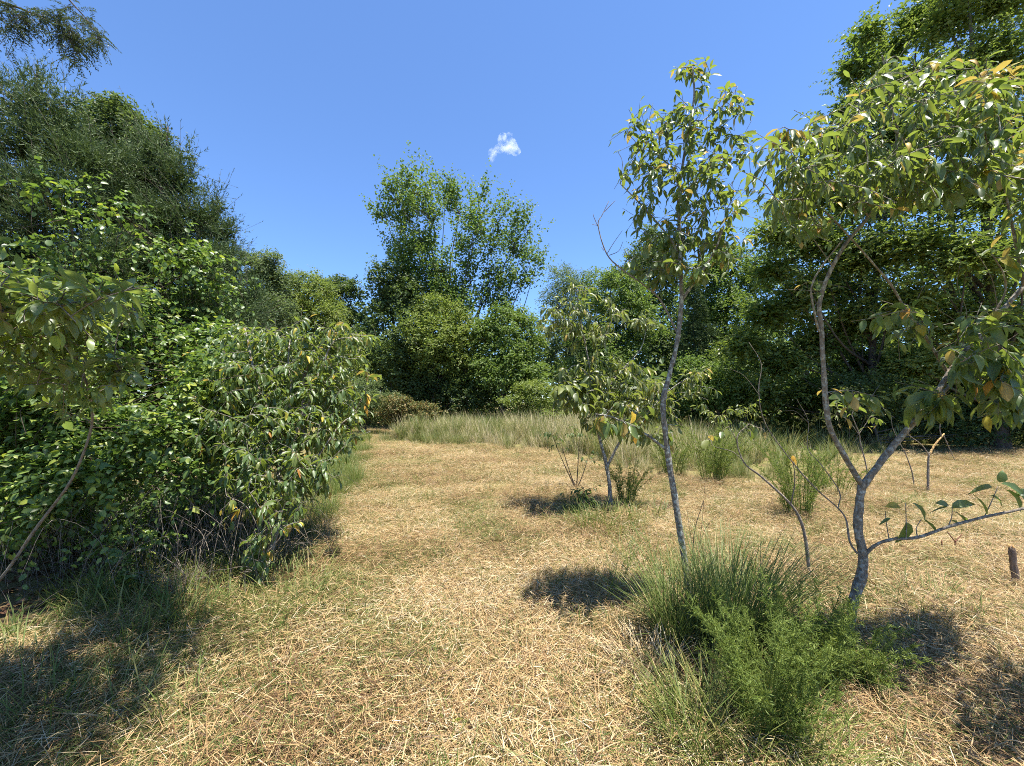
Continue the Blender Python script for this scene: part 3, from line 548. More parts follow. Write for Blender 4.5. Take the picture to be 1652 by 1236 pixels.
# ------------------------------------------------------------------ the left thicket: cedars, broadleaf tree, vines
def cedar(name, label, px, d, spec, n, r=.12, spikes=13):
    base = P(px, HOR, d); base[2] = 0; e = thing(name, label, 'tree', base, 'cedars in the left thicket')
    lob = lobes_px(spec, d); C = np.array([l[0] for l in lob]); lob0 = lob; top = C[np.argmax(C[:, 2])] + [0, 0, lob[int(np.argmax(C[:, 2]))][1][2]]; lob = sublobe(lob, 5)
    b = MB(); pth = smooth_path([base - [0, 0, .1], base * .6 + top * .4, top], 6); tube(b, pth, r, .012, 8); b.build('trunk', M_FBARK, e)
    cc, pos, dd, up, L, Wd, rnd = cluster_leaves(lob, n, 1, (.02, .02, .02), (.16, .42), .1, shell=(.5, 1.1), cull=.5)
    C = np.array([l[0] for l in lob0]); C_ = C[np.argmin(((cc[:, None] - C[None]) ** 2).sum(-1), 1)]
    sd = unit(unit(cc - C_) + [0, 0, .75] + R.normal(0, .35, cc.shape)); N = len(cc)
    L = np.where(R.random(N) < .09, L * 1.8, L) ; sd = unit(sd + [0, 0, .25] * (L > .5)[:, None])
    k = spikes; t = R.random((N, k)); ps = (cc[:, None] + sd[:, None] * (t * L[:, None])[..., None]).reshape(-1, 3)
    sdk = np.repeat(sd, k, 0); dv = unit(sdk * .9 + R.normal(0, .55, sdk.shape)); l2 = R.uniform(.035, .08, N * k) * (1.1 - .5 * t.ravel())
    m = MB(); scatter(m, t_tri(), ps, dv, R.normal(size=dv.shape), l2 * 1.5, R.uniform(.008, .014, N * k), np.clip(np.repeat(rnd, k) * .6 + .4 * R.random(N * k), 0, 1), smooth=False)
    inner_leaves(m, lob0, 2600, .06, .05); m.build('crown', M_CEDAR, e, True)
    tw = MB()
    for q in R.choice(N, min(160, N), replace=False):
        s = pth[np.argmin(np.abs(pth[:, 2] - cc[q][2] * .8))]; tube(tw, [s, (s + cc[q]) / 2 + [0, 0, -.05], cc[q] + sd[q] * .1], .012, .003, 3)
    for q in np.where(L > .5)[0]: tube(tw, [cc[q] - sd[q] * .3, cc[q], cc[q] + sd[q] * L[q] * .95], .004, .0015, 3)
    tw.build('branches', M_FBARK, e, True)
    return e
cedar('cedar_tree', 'tall dark cedar at the left edge with pointed feathery tips', 50, 5.6, [(59, 128, 10, 22), (108, 160, 14, 22, -.2), (60, 165, 34, 22), (20, 180, 40, 34), (100, 205, 46, 34), (-30, 240, 60, 60), (50, 250, 70, 48), (140, 270, 50, 46), (0, 330, 80, 60), (110, 350, 80, 60), (40, 430, 90, 70), (150, 450, 80, 70), (-60, 420, 90, 110), (60, 560, 110, 90), (160, 570, 80, 80)], 8800)
cedar('cedar_tree', 'middle cedar of the left thicket with a spiky sloping flank', 255, 6.4, [(270, 222, 8, 18), (302, 250, 8, 16), (255, 250, 34, 28), (225, 290, 46, 36), (290, 300, 36, 40), (200, 350, 56, 50), (270, 370, 60, 60), (320, 350, 22, 34), (230, 440, 70, 66), (310, 440, 50, 60), (250, 540, 80, 80), (330, 540, 60, 80)], 6200)
cedar('cedar_tree', 'rightmost and lowest cedar of the left thicket, bluish with loose tips', 345, 7.2, [(350, 335, 9, 18), (335, 370, 26, 32), (362, 380, 14, 24), (320, 420, 44, 44), (368, 430, 24, 40), (340, 490, 50, 56), (390, 500, 30, 50), (360, 570, 60, 60)], 4200)
far_tree('broadleaf_tree', 'dark broadleaf crown rising between the two tallest cedars on the left', 'tree', 195, 9, lobes_px([(200, 190, 30, 20), (160, 190, 22, 20), (228, 208, 20, 18), (185, 225, 44, 34), (140, 240, 40, 34), (225, 260, 40, 40), (170, 290, 60, 50), (230, 340, 60, 60)], 9), 1300, 24, M_OAKD, (.07, .12), .55, (.17, .17, .1), .13)

KEEP = 300
def proj(pos):
    v = pos - np.array([0, 0, EYE]); c, s = math.cos(PITCH), math.sin(PITCH)
    dp = v[:, 1] * c + v[:, 2] * s; u = -v[:, 1] * s + v[:, 2] * c
    dps = np.where(dp > .1, dp, .1); return CX + F_PX * v[:, 0] / dps, CY - F_PX * u / dps, dp
LEAFMESH = {}
def leaf_meshes(mat, tpls, key):
    if key not in LEAFMESH:
        LEAFMESH[key] = []
        for k, (V, T) in enumerate(tpls):
            b = MB(); b.add(V, T, 0., 0, True); LEAFMESH[key].append(b.mesh('leaf', mat))
    return LEAFMESH[key]

def place_leaves(e, pos, d, up, L, Wd, rnd, groups, tpls, stuff_name='foliage', keep=KEEP, salt=.55):
    """groups: per-leaf index into list of (material,key); the leaves that show largest become parts of their own, the rest one mass"""
    gid, mats = groups; N = len(pos); px, py, dp = proj(pos + unit(d) * (L * .5)[:, None])
    inside = (px > -10) & (px < 1662) & (py > -10) & (py < 1246) & (dp > .2)
    score = np.where(inside, L / np.maximum(dp, .2), 0) * (1 + salt * R.random(N))
    idx = np.argsort(-score)[:keep]; idx = idx[score[idx] > 0]; rest = np.setdiff1d(np.arange(N), idx)
    dn, sn, nn = frames(d, up); base = np.array(e.location)
    for q in idx:
        m = mats[gid[q]]; me = leaf_meshes(m[0], tpls, m[1])[int(R.integers(len(tpls)))]
        o = bpy.data.objects.new('leaf', me); COL.objects.link(o); o.parent = e
        p = pos[q] - base
        o.matrix_local = Matrix(((dn[q, 0] * L[q], sn[q, 0] * Wd[q], nn[q, 0] * L[q], p[0]), (dn[q, 1] * L[q], sn[q, 1] * Wd[q], nn[q, 1] * L[q], p[1]), (dn[q, 2] * L[q], sn[q, 2] * Wd[q], nn[q, 2] * L[q], p[2]), (0, 0, 0, 1)))
    if len(rest):
        m = MB(); vi = R.integers(0, len(tpls), len(rest))
        for v, t in enumerate(tpls):
            k = rest[vi == v]; scatter(m, t, pos[k], d[k], up[k], L[k], Wd[k], rnd[k], gid[k])
        m.build(stuff_name, [x[0] for x in mats], e, True)

OVALS = [t_oval(.1, .1), t_oval(.16, .2), t_oval(.05, .3)]
def vine(name, label, loc, lobes, ncl, per, csz, Lr, asp, yellow=.04, trailing=30, cat='vine', cull=.45, core=0):
    e = thing(name, label, cat, loc, 'climbing vines of the left thicket')
    cc, pos, d, up, L, Wd, rnd = strand_leaves(lobes, ncl, per, csz, Lr, asp, shell=(.4, 1.15), cull=cull, hang=.5)
    g = (R.random(len(pos)) < yellow).astype(int)
    place_leaves(e, pos, d, up, L, Wd, rnd, (g, [(M_VINE, 'vine'), (M_VINEY, 'viney')]), OVALS)
    if core:
        ic = MB(); inner_leaves(ic, lobes, core, .075); ic.build('inner_foliage', M_VINE, e, True)
    st = MB(); C = np.array([l[0] for l in lobes])
    for q in R.choice(len(cc), min(trailing * 6, len(cc)), replace=False):
        a = cc[q]; b_ = cc[R.integers(len(cc))]
        if np.linalg.norm(a - b_) > 1.3: b_ = a + R.normal(0, .3, 3) - [0, 0, .25]
        m1 = (a + b_) / 2 + R.normal(0, .08, 3) - [0, 0, .08]
        tube(st, smooth_path([a, m1, b_], 4), .0045, .002, 3)
    st.build('stems', M_TWIGD, e, True)
    pl = MB()
    for q in R.choice(len(cc), trailing, replace=False):
        a = cc[q]; p = [a]
        for s in range(5): p.append(p[-1] + np.array([R.normal(0, .07), R.normal(-.02, .03), R.normal(-.05, .07)]))
        tube(pl, smooth_path(p, 4), .003, .0012, 3)
    pl.build('shoots', M_VSTEM, e, True)
    return e
rv = np.random.default_rng(5); vl = []
for q in range(40):
    t_ = rv.random(); px_ = 70 + 330 * t_ + rv.normal(0, 25); py_ = rv.uniform(285 + 150 * t_, 590); vl.append((px_, py_, rv.uniform(10, 30), rv.uniform(12, 44), 4.7 + 1.6 * t_ + rv.normal(0, .2)))
vl = lobes_px(vl, 0, .7)
vine('grape_vine', 'leafy vine draped over the flanks of the cedars', (-3.6, 5.2, 0), vl, 620, 10, (.25, .65), (.05, .095), .75, .07, 22)
hl = sublobe(lobes_px([(50, 670, 100, 90, 3.7), (180, 640, 90, 80, 4.1), (290, 640, 90, 90, 4.4), (370, 620, 60, 80, 4.8), (60, 570, 110, 60, 4.2), (220, 560, 110, 70, 4.8), (340, 570, 70, 70, 5.1), (120, 750, 110, 70, 3.7), (250, 750, 100, 66, 3.9), (330, 760, 60, 70, 4.0), (20, 780, 80, 60, 3.5), (-60, 700, 110, 160, 3.6), (400, 700, 60, 80, 4.6)], 0, .7), 6, rr=(.26, .46), out=.85)
hl = [q for q in hl if R.random() < .55]
vine('honeysuckle_thicket', 'tangled honeysuckle thicket with small oval leaves at the foot of the cedars', (-3.6, 4.0, 0), hl, 2100, 11, (.2, .65), (.04, .09), .62, .06, 50, 'vine', core=1500)
yl = lobes_px([(330, 640, 34, 26, 4.15), (310, 615, 22, 16, 4.2), (350, 660, 22, 18, 4.1)], 0, .7)
vine('yellowish_vine', 'patch of yellow-green vine leaves on the thicket beside the large-leaved bush', (-3.1, 4.1, 0), yl, 70, 10, (.12, .3), (.045, .075), .6, .85, 3)
ul = lobes_px([(60, 840, 90, 50, 4.3), (180, 850, 100, 50, 4.4), (300, 840, 90, 60, 4.6), (400, 830, 50, 60, 5.0), (-40, 880, 80, 90, 4.2), (120, 920, 100, 50, 4.6), (260, 900, 90, 50, 4.8), (90, 730, 130, 90, 5.4), (230, 720, 120, 90, 5.6), (350, 710, 80, 90, 5.9), (420, 690, 50, 80, 6.4), (300, 790, 100, 60, 5.3), (160, 640, 140, 80, 5.6), (320, 620, 100, 80, 6.0)], 0, .6)
vine('shaded_vine', 'sparse dark vine leaves in the deep shade low inside the left thicket', (-3.9, 4.5, 0), ul, 1000, 9, (.15, .5), (.035, .075), .62, .03, 30, core=3600)
hl = lobes_px([(215, 905, 24, 34, 3.5), (190, 880, 34, 26, 3.55), (240, 880, 18, 18, 3.5), (215, 945, 14, 14, 3.4)], 0, .8)
vine('honeysuckle_sprig', 'small bright honeysuckle spray hanging low before the dry brambles', G(215, 965), hl, 90, 9, (.1, .22), (.04, .06), .62, .05, 4)
# the yellow-green climbing shoot at the left edge
e = thing('vine_shoot', 'pale yellow-green twining shoot with round leaves at the left edge', 'vine', P(10, 560, 2.5) * [1, 1, 0])
b = MB(); sp = [P(-30, 500, 2.6), P(8, 552, 2.55), P(25, 582, 2.5), P(48, 592, 2.5), P(62, 612, 2.48), P(82, 632, 2.46), P(84, 645, 2.45), P(88, 650, 2.45)]; tube(b, smooth_path(sp, 5), .0055, .003, 5); b.build('stem', M_VSTEM, e)
lp = np.array([P(8, 588, 2.5), P(55, 592, 2.48), P(66, 598, 2.47), P(90, 628, 2.45), P(78, 652, 2.44), P(105, 680, 2.44), P(20, 545, 2.5)])
place_leaves(e, lp, R.normal(size=(7, 3)) + [.6, -.3, 0], R.normal(0, .4, (7, 3)) + [0, -.5, .8], np.full(7, .06), np.full(7, .05), np.full(7, .5), (np.zeros(7, int), [(M_VINEY, 'viney')]), OVALS)

# dry bramble tangle under the thicket
e = thing('dry_brambles', 'tangle of leafless grey-brown brambles under the left thicket', 'brambles', G(120, 985))
b = MB()
for q in range(800):
    c = G(R.uniform(-80, 420), R.uniform(885, 985)); c = c + [0, R.uniform(.0, 1.2), 0]; c[0] = min(c[0], hedge_edge(c[1]) + .1)
    h = R.uniform(.1, .85); a = R.uniform(0, 6.28); l_ = R.uniform(.2, .7)
    dirv = np.array([math.cos(a), math.sin(a) * .6, 0]) * l_
    p = [c, c + dirv * .3 + [0, 0, h * .7], c + dirv * .7 + [0, 0, h] + R.normal(0, .05, 3), c + dirv * 1.1 + [0, 0, h * R.uniform(.3, 1)]]
    tube(b, smooth_path(p, 4), R.uniform(.0018, .0045), .0012, 3)
for q in range(110):
    c = G(R.uniform(262, 312), R.uniform(952, 975)); a = R.uniform(-.9, .7)
    tube(b, smooth_path([c, c + [a * .12, R.normal(0, .05), .14], c + [a * .34, R.normal(0, .1), R.uniform(.12, .3)]], 3), .002, .001, 3)
b.build('canes', M_TWIG, e, True)
# dead litter leaves are part of the brambles' floor
b = MB(); n = 900; xx = R.uniform(-5.2, -2.3, n); yy = R.uniform(2.6, 4.9, n)
k = xx < hedge_edge(yy) + .05; xx = xx[k]; yy = yy[k]; n = len(xx)
scatter(b, t_oval(.2, .2), np.stack([xx, yy, gz(xx, yy) + R.uniform(.005, .04, n)], -1), np.stack([R.normal(size=n), R.normal(size=n), R.normal(0, .2, n)], -1), R.normal(0, .3, (n, 3)) + [0, 0, 1], R.uniform(.04, .09, n), R.uniform(.025, .05, n), R.random(n))
M_LITTER = leaf_mat('dead_leaf', [(0, (.08, .042, .024)), (.6, (.14, .08, .045)), (1, (.2, .13, .075))], (.3, .15, .05), .15, .7, .2)
tag(b.build('leaf_litter', M_LITTER), 'brown dead leaves on the ground under the left thicket', kind='stuff')

# ------------------------------------------------------------------ near saplings with leaves of their own
LEAVES = [t_leaf(.25, .2), t_leaf(.45, .14, .3), t_leaf(.12, .28, -.25), t_leaf(.7, .18, .15, .015), t_leaf(.35, .1, -.5, .02)]
class Sapling:
    def __init__(s, name, label, cat, base, bark, group='saplings in the clearing', rs=1., dens=1., bias=(0, 0, 0)):
        s.bias = np.array(bias); s.rs = rs; s.dens = dens; s.e = thing(name, label, cat, base, group); s.bark = bark; s.nodes = []; s.tw = MB(); s.L = [[] for _ in range(7)]
    def limb(s, name, pts, r0, r1, sides=8, k=5, mat=None, knob=.05, node=True):
        p = smooth_path(np.array(pts), k); b = MB(); tube(b, p, r0 * s.rs, r1 * s.rs, sides, knob=knob, flare=.45 if name == 'trunk' else 0); b.build(name, mat or s.bark, s.e)
        if node: s.nodes += list(p[1:])
        return p
    def leaf(s, p, d, up, L, Wd, y=0):
        for a, v in zip(s.L, (p, d, up, L, Wd, R.random(), y)): a.append(v)
    def spray(s, c, n, Lr, asp, yellow, droop=.5, reach=.14, maxtwig=1.2, twr=.004):
        nd = np.array(s.nodes); dist = np.linalg.norm((nd - c) * [1, 1, 1.0], axis=1) + np.where(nd[:, 2] > c[2] + .1, .25, 0)
        st = nd[np.argmin(dist)]; v = c - st; ln = np.linalg.norm(v)
        if ln > maxtwig: st = c - v / ln * maxtwig
        dirv = unit(v + R.normal(0, .05, 3)) if ln > .05 else unit(R.normal(size=3) + [0, 0, .5])
        tip = c + dirv * reach * R.uniform(.5, 1.2) + [0, 0, -.03 * droop]
        pth = smooth_path([st, st + (c - st) * .5 + [0, 0, .06 * ln] + R.normal(0, .03 * max(ln, .1), 3), c, tip], 4)
        tube(s.tw, pth, min(twr, .002 + .006 * ln), .0016, 3)
        if ln > .12: s.nodes += list(pth[3:10:2])
        t0 = max(0, 1 - (.30 + reach) / (ln + reach + .01)); m = len(pth) - 1; g0 = R.uniform(0, 6.28)
        for k in range(n):
            t = t0 + (1 - t0) * (k + R.uniform(.2, .8)) / n; f = t * m; i0 = min(int(f), m - 1); p = pth[i0] + (pth[i0 + 1] - pth[i0]) * (f - i0)
            td = unit(pth[i0 + 1] - pth[i0]); a = g0 + k * 2.4 + R.normal(0, .3)
            s1 = unit(np.cross(td, [.2, .1, 1.])); s2 = np.cross(td, s1)
            rad = s1 * math.cos(a) + s2 * math.sin(a) * .5
            dd = unit(td * (.45 + .5 * k / n) + rad * .8 + np.array([0, 0, -droop * R.uniform(.3, 2.2)]) + s.bias)
            up = np.array([0, 0, 1.]) + (rad + td * .5) * .6 * min(1.5, .5 + droop) + R.normal(0, .35, 3)
            L = R.uniform(*Lr) * (.7 + .3 * math.sin(math.pi * min(1, (k + 1) / n))); s.leaf(p + dd * .008, dd, up, L, L * asp * R.uniform(.85, 1.15), int(R.random() < yellow))
    def blob(s, px, py, rx, ry, nspray, d, dj, n=(5, 8), Lr=(.06, .105), asp=.4, yellow=.1, droop=.5, reach=.14):
        for _ in range(int(nspray * s.dens + .5)):
            a = R.uniform(0, 6.28); q = math.sqrt(R.random())
            s.spray(P(px + rx * q * math.cos(a), py + ry * q * math.sin(a), d + R.uniform(-dj, dj)), int(R.integers(*n)), Lr, asp, yellow, droop, reach)
    def done(s, mats=None, tpls=None, keep=KEEP):
        s.tw.build('twigs', s.bark, s.e, True) if s.tw.f else None
        if s.L[0]:
            pos, d, up, L, Wd, rnd, y = [np.array(a) for a in s.L]
            place_leaves(s.e, pos, d, up, L, Wd, rnd, (y.astype(int), mats or [(M_LEAF, 'persim'), (M_YLEAF, 'yellow')]), tpls or LEAVES, keep=keep)
def path(pp, d0, d1=None):
    d1 = d0 if d1 is None else d1; return [P(a, b, d0 + (d1 - d0) * k / (len(pp) - 1)) for k, (a, b) in enumerate(pp)]

# --- forked sapling, right foreground
b4 = G(1366, 1036); D = b4[1]
s = Sapling('forked_sapling', 'forked sapling on the right with large drooping leaves and a low side branch', 'sapling', b4, M_BARK4, rs=.5, dens=2.0)
s.limb('trunk', [b4 - [0, 0, .06]] + path([(1368, 1025), (1376, 975), (1390, 925), (1392, 895), (1384, 850), (1387, 805), (1391, 782)], D, D), .062, .047, 12, knob=.03)
s.limb('limb', path([(1391, 786), (1420, 747), (1460, 697), (1500, 652), (1538, 592), (1598, 522), (1652, 462), (1730, 380), (1790, 280)], D, D - .1), .044, .02, 10)
s.limb('limb', path([(1391, 784), (1362, 735), (1337, 683), (1329, 600), (1325, 530), (1322, 490), (1336, 445), (1364, 394), (1401, 350), (1423, 309), (1442, 253), (1447, 208), (1438, 175), (1431, 123), (1423, 90)], D, D - .35), .036, .008, 10)
s.limb('branch', path([(1392, 900), (1410, 881), (1440, 870), (1480, 867), (1530, 850), (1580, 836), (1652, 820), (1740, 795)], D, D - .35), .022, .013, 9)
s.limb('branch', path([(1383, 893), (1371, 874), (1365, 839), (1352, 820), (1317, 789), (1282, 750), (1235, 684), (1224, 630), (1228, 587), (1208, 552)], D, D + .1), .014, .003, 7, node=False, mat=M_TWIG)
s.limb('branch', path([(1224, 636), (1200, 606), (1177, 595)], D + .1), .004, .002, 5, node=False, mat=M_TWIG)
s.limb('branch', path([(1352, 820), (1354, 793), (1325, 750), (1303, 723), (1304, 680), (1286, 645)], D, D + .05), .008, .002, 6, node=False, mat=M_TWIG)
s.limb('branch', path([(1304, 682), (1284, 664), (1266, 663)], D), .003, .0018, 5, node=False, mat=M_TWIG)
s.limb('branch', path([(1528, 600), (1484, 529), (1460, 498), (1437, 459), (1404, 420), (1375, 387), (1335, 345), (1300, 320)], D - .03, D - .4), .02, .006, 8)
s.limb('branch', path([(1321, 535), (1315, 509), (1309, 463), (1330, 424), (1360, 387)], D - .1, D - .3), .014, .008, 7)
s.limb('branch', path([(1490, 668), (1530, 625), (1562, 590), (1605, 505), (1622, 470), (1618, 440), (1600, 410)], D - .1, D - .25), .02, .006, 7)
s.limb('branch', path([(1423, 309), (1460, 282), (1510, 255), (1560, 215), (1595, 170)], D - .25, D - .5), .015, .004, 7)
s.limb('branch', path([(1401, 350), (1370, 300), (1335, 260), (1300, 225), (1265, 205)], D - .25, D - .5), .012, .004, 7)
s.limb('branch', path([(1447, 215), (1430, 200), (1395, 185), (1370, 150)], D - .3, D - .4), .009, .003, 6)
s.limb('branch', path([(1652, 462), (1630, 350), (1615, 280), (1590, 220), (1580, 130)], D - .1, D - .4), .016, .005, 7)
s.limb('branch', path([(1345, 432), (1315, 390), (1280, 345), (1262, 320)], D - .2, D - .3), .006, .003, 6, mat=M_TWIG)
s.limb('branch', path([(1700, 415), (1720, 330), (1700, 250), (1670, 190)], D - .1, D - .6), .016, .005, 7)
s.limb('branch', path([(1765, 320), (1800, 300), (1850, 300), (1920, 290)], D - .1, D - .9), .016, .005, 7)
for a in ([(1610, 505), (1600, 450), (1570, 400), (1562, 385)], [(1575, 545), (1545, 520), (1515, 500), (1512, 490)], [(1545, 600), (1540, 560), (1560, 510), (1545, 460), (1550, 420)]):
    s.limb('branch', path(a, D - .1, D - .2), .005, .002, 5, mat=M_TWIG, node=False)
Y = .13
s.blob(1270, 270, 65, 70, 22, D - .45, .25, Lr=(.06, .105), droop=.55, yellow=.035, asp=.29); s.blob(1360, 250, 75, 80, 34, D - .45, .3, Lr=(.06, .105), droop=.5, yellow=.035, asp=.29); s.blob(1440, 200, 80, 95, 26, D - .45, .3, Lr=(.06, .105), droop=.5, yellow=.035, asp=.29)
s.blob(1520, 260, 75, 70, 32, D - .5, .3, Lr=(.065, .12), droop=.6, yellow=.06, asp=.33); s.blob(1600, 210, 60, 80, 34, D - .5, .3, Lr=(.065, .12), droop=.6, yellow=.09, asp=.29); s.blob(1300, 350, 50, 30, 9, D - .4, .2, Lr=(.06, .1), droop=.6, yellow=.06, asp=.29)
s.blob(1440, 310, 70, 30, 14, D - .4, .25, Lr=(.06, .105), yellow=.08, asp=.33); s.blob(1460, 130, 60, 40, 10, D - .4, .2, Lr=(.06, .105), yellow=.09, asp=.29)
s.blob(1580, 570, 45, 45, 12, D - .25, .2, (4, 7), (.1, .15), .42, .06, .7); s.blob(1630, 620, 40, 50, 14, D - .3, .2, (4, 7), (.1, .16), .42, .06, .8); s.blob(1460, 520, 50, 30, 9, D - .15, .15, (3, 5), (.08, .13), .42, .06, .5); s.blob(1590, 510, 40, 20, 6, D - .2, .15, (3, 5), (.08, .13), .42, .08, .6)
s.blob(1395, 645, 40, 12, 4, D, .1, (3, 5), (.08, .12), .5, .15, .4); s.blob(1500, 640, 30, 20, 5, D - .15, .1, (3, 5), (.13, .19), .32, .1, .6); s.blob(1690, 300, 50, 160, 20, D - .4, .4, (5, 8), (.09, .15), .33, .1); s.blob(1890, 300, 110, 90, 34, D - .9, .3, (5, 8), (.09, .15), .33, .1)
s.blob(1610, 125, 40, 22, 7, D - .5, .2, Lr=(.065, .115), droop=.4, asp=.32, yellow=.55); s.blob(1560, 130, 60, 40, 10, D - .5, .25, Lr=(.065, .115), droop=.5, asp=.32, yellow=.08); s.blob(1265, 215, 24, 16, 3, D - .5, .1, Lr=(.07, .11), asp=.29, yellow=.4)
s.blob(1318, 462, 22, 12, 3, D - .1, .05, (2, 4), (.06, .09), .45, .2, .2)
for (px, py, dx, dz, L_, w_, yy) in [(1462, 842, -.05, -1, .15, .075, 0), (1452, 818, -1, .15, .12, .045, 1), (1472, 812, 1, -.65, .14, .03, 0), (1490, 838, .9, -.9, .1, .016, 0), (1436, 836, -1, -.3, .09, .02, 0),
        (1530, 815, -.9, .45, .09, .035, 0), (1536, 820, 1, .7, .17, .055, 0), (1530, 818, -1, .05, .12, .02, 0), (1540, 826, 1, -.5, .1, .03, 0), (1535, 840, .5, -.2, .06, .03, 0),
        (1590, 830, -.2, .9, .15, .06, 0), (1598, 800, 1, -.2, .11, .022, 0), (1600, 785, -.9, .15, .13, .04, 0), (1615, 780, 1, -.3, .2, .055, 0), (1612, 778, .2, .9, .08, .06, 0), (1622, 790, 1, -.7, .18, .03, 0), (1640, 800, .8, .5, .15, .06, 0)]:
    s.leaf(P(px, py, D - .15), np.array([dx, -.25, dz]), np.array([.1, -.55, .8]), L_, w_, yy)
for (a, c) in [((1462, 868), (1461, 812)), ((1434, 868), (1428, 825)), ((1530, 850), (1536, 818)), ((1588, 834), (1610, 785)), ((1480, 866), (1486, 838))]:
    tube(s.tw, smooth_path([P(*a, D - .15), (P(*a, D - .15) + P(*c, D - .15)) / 2 + R.normal(0, .008, 3), P(*c, D - .15)], 3), .0035, .002, 4)
s.done()

# --- slender sapling in the middle right
b3 = G(1112, 990); D = b3[1]
s = Sapling('slender_sapling', 'tall slender sapling with a lichen-spotted crooked trunk and one dead side branch', 'sapling', b3, M_BARK, dens=1.9)
s.limb('trunk', [b3 - [0, 0, .05]] + path([(1111, 960), (1104, 900), (1088, 800), (1075, 715), (1070, 650), (1080, 605), (1092, 555), (1099, 490), (1098, 420), (1095, 330), (1102, 262), (1114, 195), (1120, 150), (1117, 108)], D, D - .05), .027, .005, 10, knob=.06)
s.limb('branch', path([(1074, 725), (1045, 703), (1012, 685), (985, 672), (960, 668)], D, D - .2), .012, .004, 7)
s.limb('branch', path([(1100, 485), (1120, 455), (1142, 424), (1157, 396), (1168, 365)], D, D - .15), .013, .005, 7)
s.limb('branch', path([(1098, 430), (1088, 396), (1061, 360), (1025, 321), (1000, 296)], D, D - .1), .010, .003, 7)
s.limb('branch', path([(1096, 300), (1090, 276), (1061, 250), (1039, 221), (1024, 196)], D, D + .1), .008, .003, 6)
s.limb('branch', path([(1096, 325), (1125, 289), (1165, 272), (1190, 258), (1206, 235)], D, D - .1), .007, .003, 6)
s.limb('branch', path([(1110, 215), (1140, 190), (1172, 165), (1190, 140)], D, D + .05), .006, .0025, 6)
s.limb('branch', path([(1098, 390), (1130, 350), (1155, 335), (1182, 345)], D, D + .1), .006, .0025, 6)
s.limb('dead_branch', path([(1094, 540), (1066, 485), (1039, 460), (1004, 435), (979, 410), (965, 364), (972, 346), (982, 325)], D, D + .1), .008, .0022, 6, node=False, mat=M_TWIG)
for a in ([(979, 410), (990, 392), (1004, 372)], [(983, 412), (998, 405), (1005, 390)], [(965, 366), (958, 350), (957, 345)], [(966, 364), (955, 362)], [(975, 342), (990, 326), (993, 324)], [(974, 404), (970, 398)], [(1001, 296), (1004, 262), (997, 245)]):
    s.limb('dead_twig', path(a, D + .08), .003, .0015, 4, node=False, mat=M_TWIG)
L3 = (.062, .108)
s.blob(1120, 120, 32, 28, 8, D, .1, (4, 6), L3, .34, .1, .3, .07); s.blob(1175, 165, 30, 28, 8, D, .12, (4, 6), L3, .34, .1, .4, .08); s.blob(1120, 200, 50, 40, 18, D, .2, (4, 7), L3, .34, .06, .3); s.blob(1045, 210, 40, 34, 13, D, .2, (4, 7), L3, .34, .06, .3); s.blob(1185, 240, 32, 30, 9, D, .15, (4, 6), L3, .34, .08, .3)
s.blob(1100, 270, 70, 45, 28, D, .25, (4, 7), L3, .34, .05, .3); s.blob(1040, 290, 36, 40, 12, D, .2, (4, 7), L3, .34, .06, .3); s.blob(1150, 330, 50, 45, 20, D, .2, (4, 7), L3, .34, .06, .3); s.blob(1070, 350, 50, 40, 17, D, .2, (4, 7), L3, .34, .05, .3)
s.blob(1120, 410, 70, 40, 26, D, .25, (4, 7), L3, .45, .05); s.blob(1060, 430, 45, 30, 11, D, .2, (4, 6), L3, .45, .05); s.blob(1175, 390, 30, 25, 7, D, .15, (4, 6), L3, .45, .05)
s.blob(1000, 672, 40, 25, 7, D - .15, .12, (3, 6), (.09, .15), .45, .12); s.blob(1080, 700, 12, 20, 2, D, .05, (3, 4), (.07, .1), .45, .05)
s.done()

# --- yellow-tinged sapling beyond it
b2 = G(985, 826); D = b2[1]
s = Sapling('bushy_sapling', 'small bushy sapling with yellow-tinged narrow leaves left of the slender trunk', 'sapling', b2, M_BARK, rs=.7, dens=2.2)
s.limb('trunk', [b2 - [0, 0, .05]] + path([(985, 815), (983, 780), (977, 745), (966, 700), (962, 660), (955, 610), (945, 560), (935, 510), (930, 465)], D), .05, .006, 9)
s.limb('stem', path([(980, 752), (995, 722), (1010, 700), (1030, 690), (1045, 665), (1060, 630)], D, D - .15), .03, .008, 8)
s.limb('branch', path([(962, 655), (985, 620), (1010, 590), (1035, 560), (1045, 515)], D, D + .2), .02, .006, 7)
s.limb('branch', path([(955, 610), (930, 590), (915, 600), (905, 625)], D, D - .2), .016, .006, 7)
s.limb('branch', path([(940, 540), (915, 520), (895, 510)], D, D - .2), .014, .005, 6)
s.limb('branch', path([(1045, 665), (1080, 630), (1110, 610), (1130, 605)], D - .1, D), .014, .005, 6)
s.limb('branch', path([(970, 560), (985, 520), (995, 495)], D, D + .1), .012, .005, 6)
L2 = (.10, .16)
s.blob(930, 475, 26, 22, 7, D, .2, (5, 7), L2, .26, 0, .6); s.blob(905, 515, 36, 28, 17, D, .3, (5, 8), L2, .26, 0, .6); s.blob(950, 530, 40, 36, 18, D, .3, (5, 8), L2, .26, 0, .6); s.blob(990, 500, 22, 24, 6, D, .2, (5, 7), L2, .26, 0, .6); s.blob(1040, 515, 22, 12, 7, D + .1, .2, (5, 7), L2, .26, 0, .6)
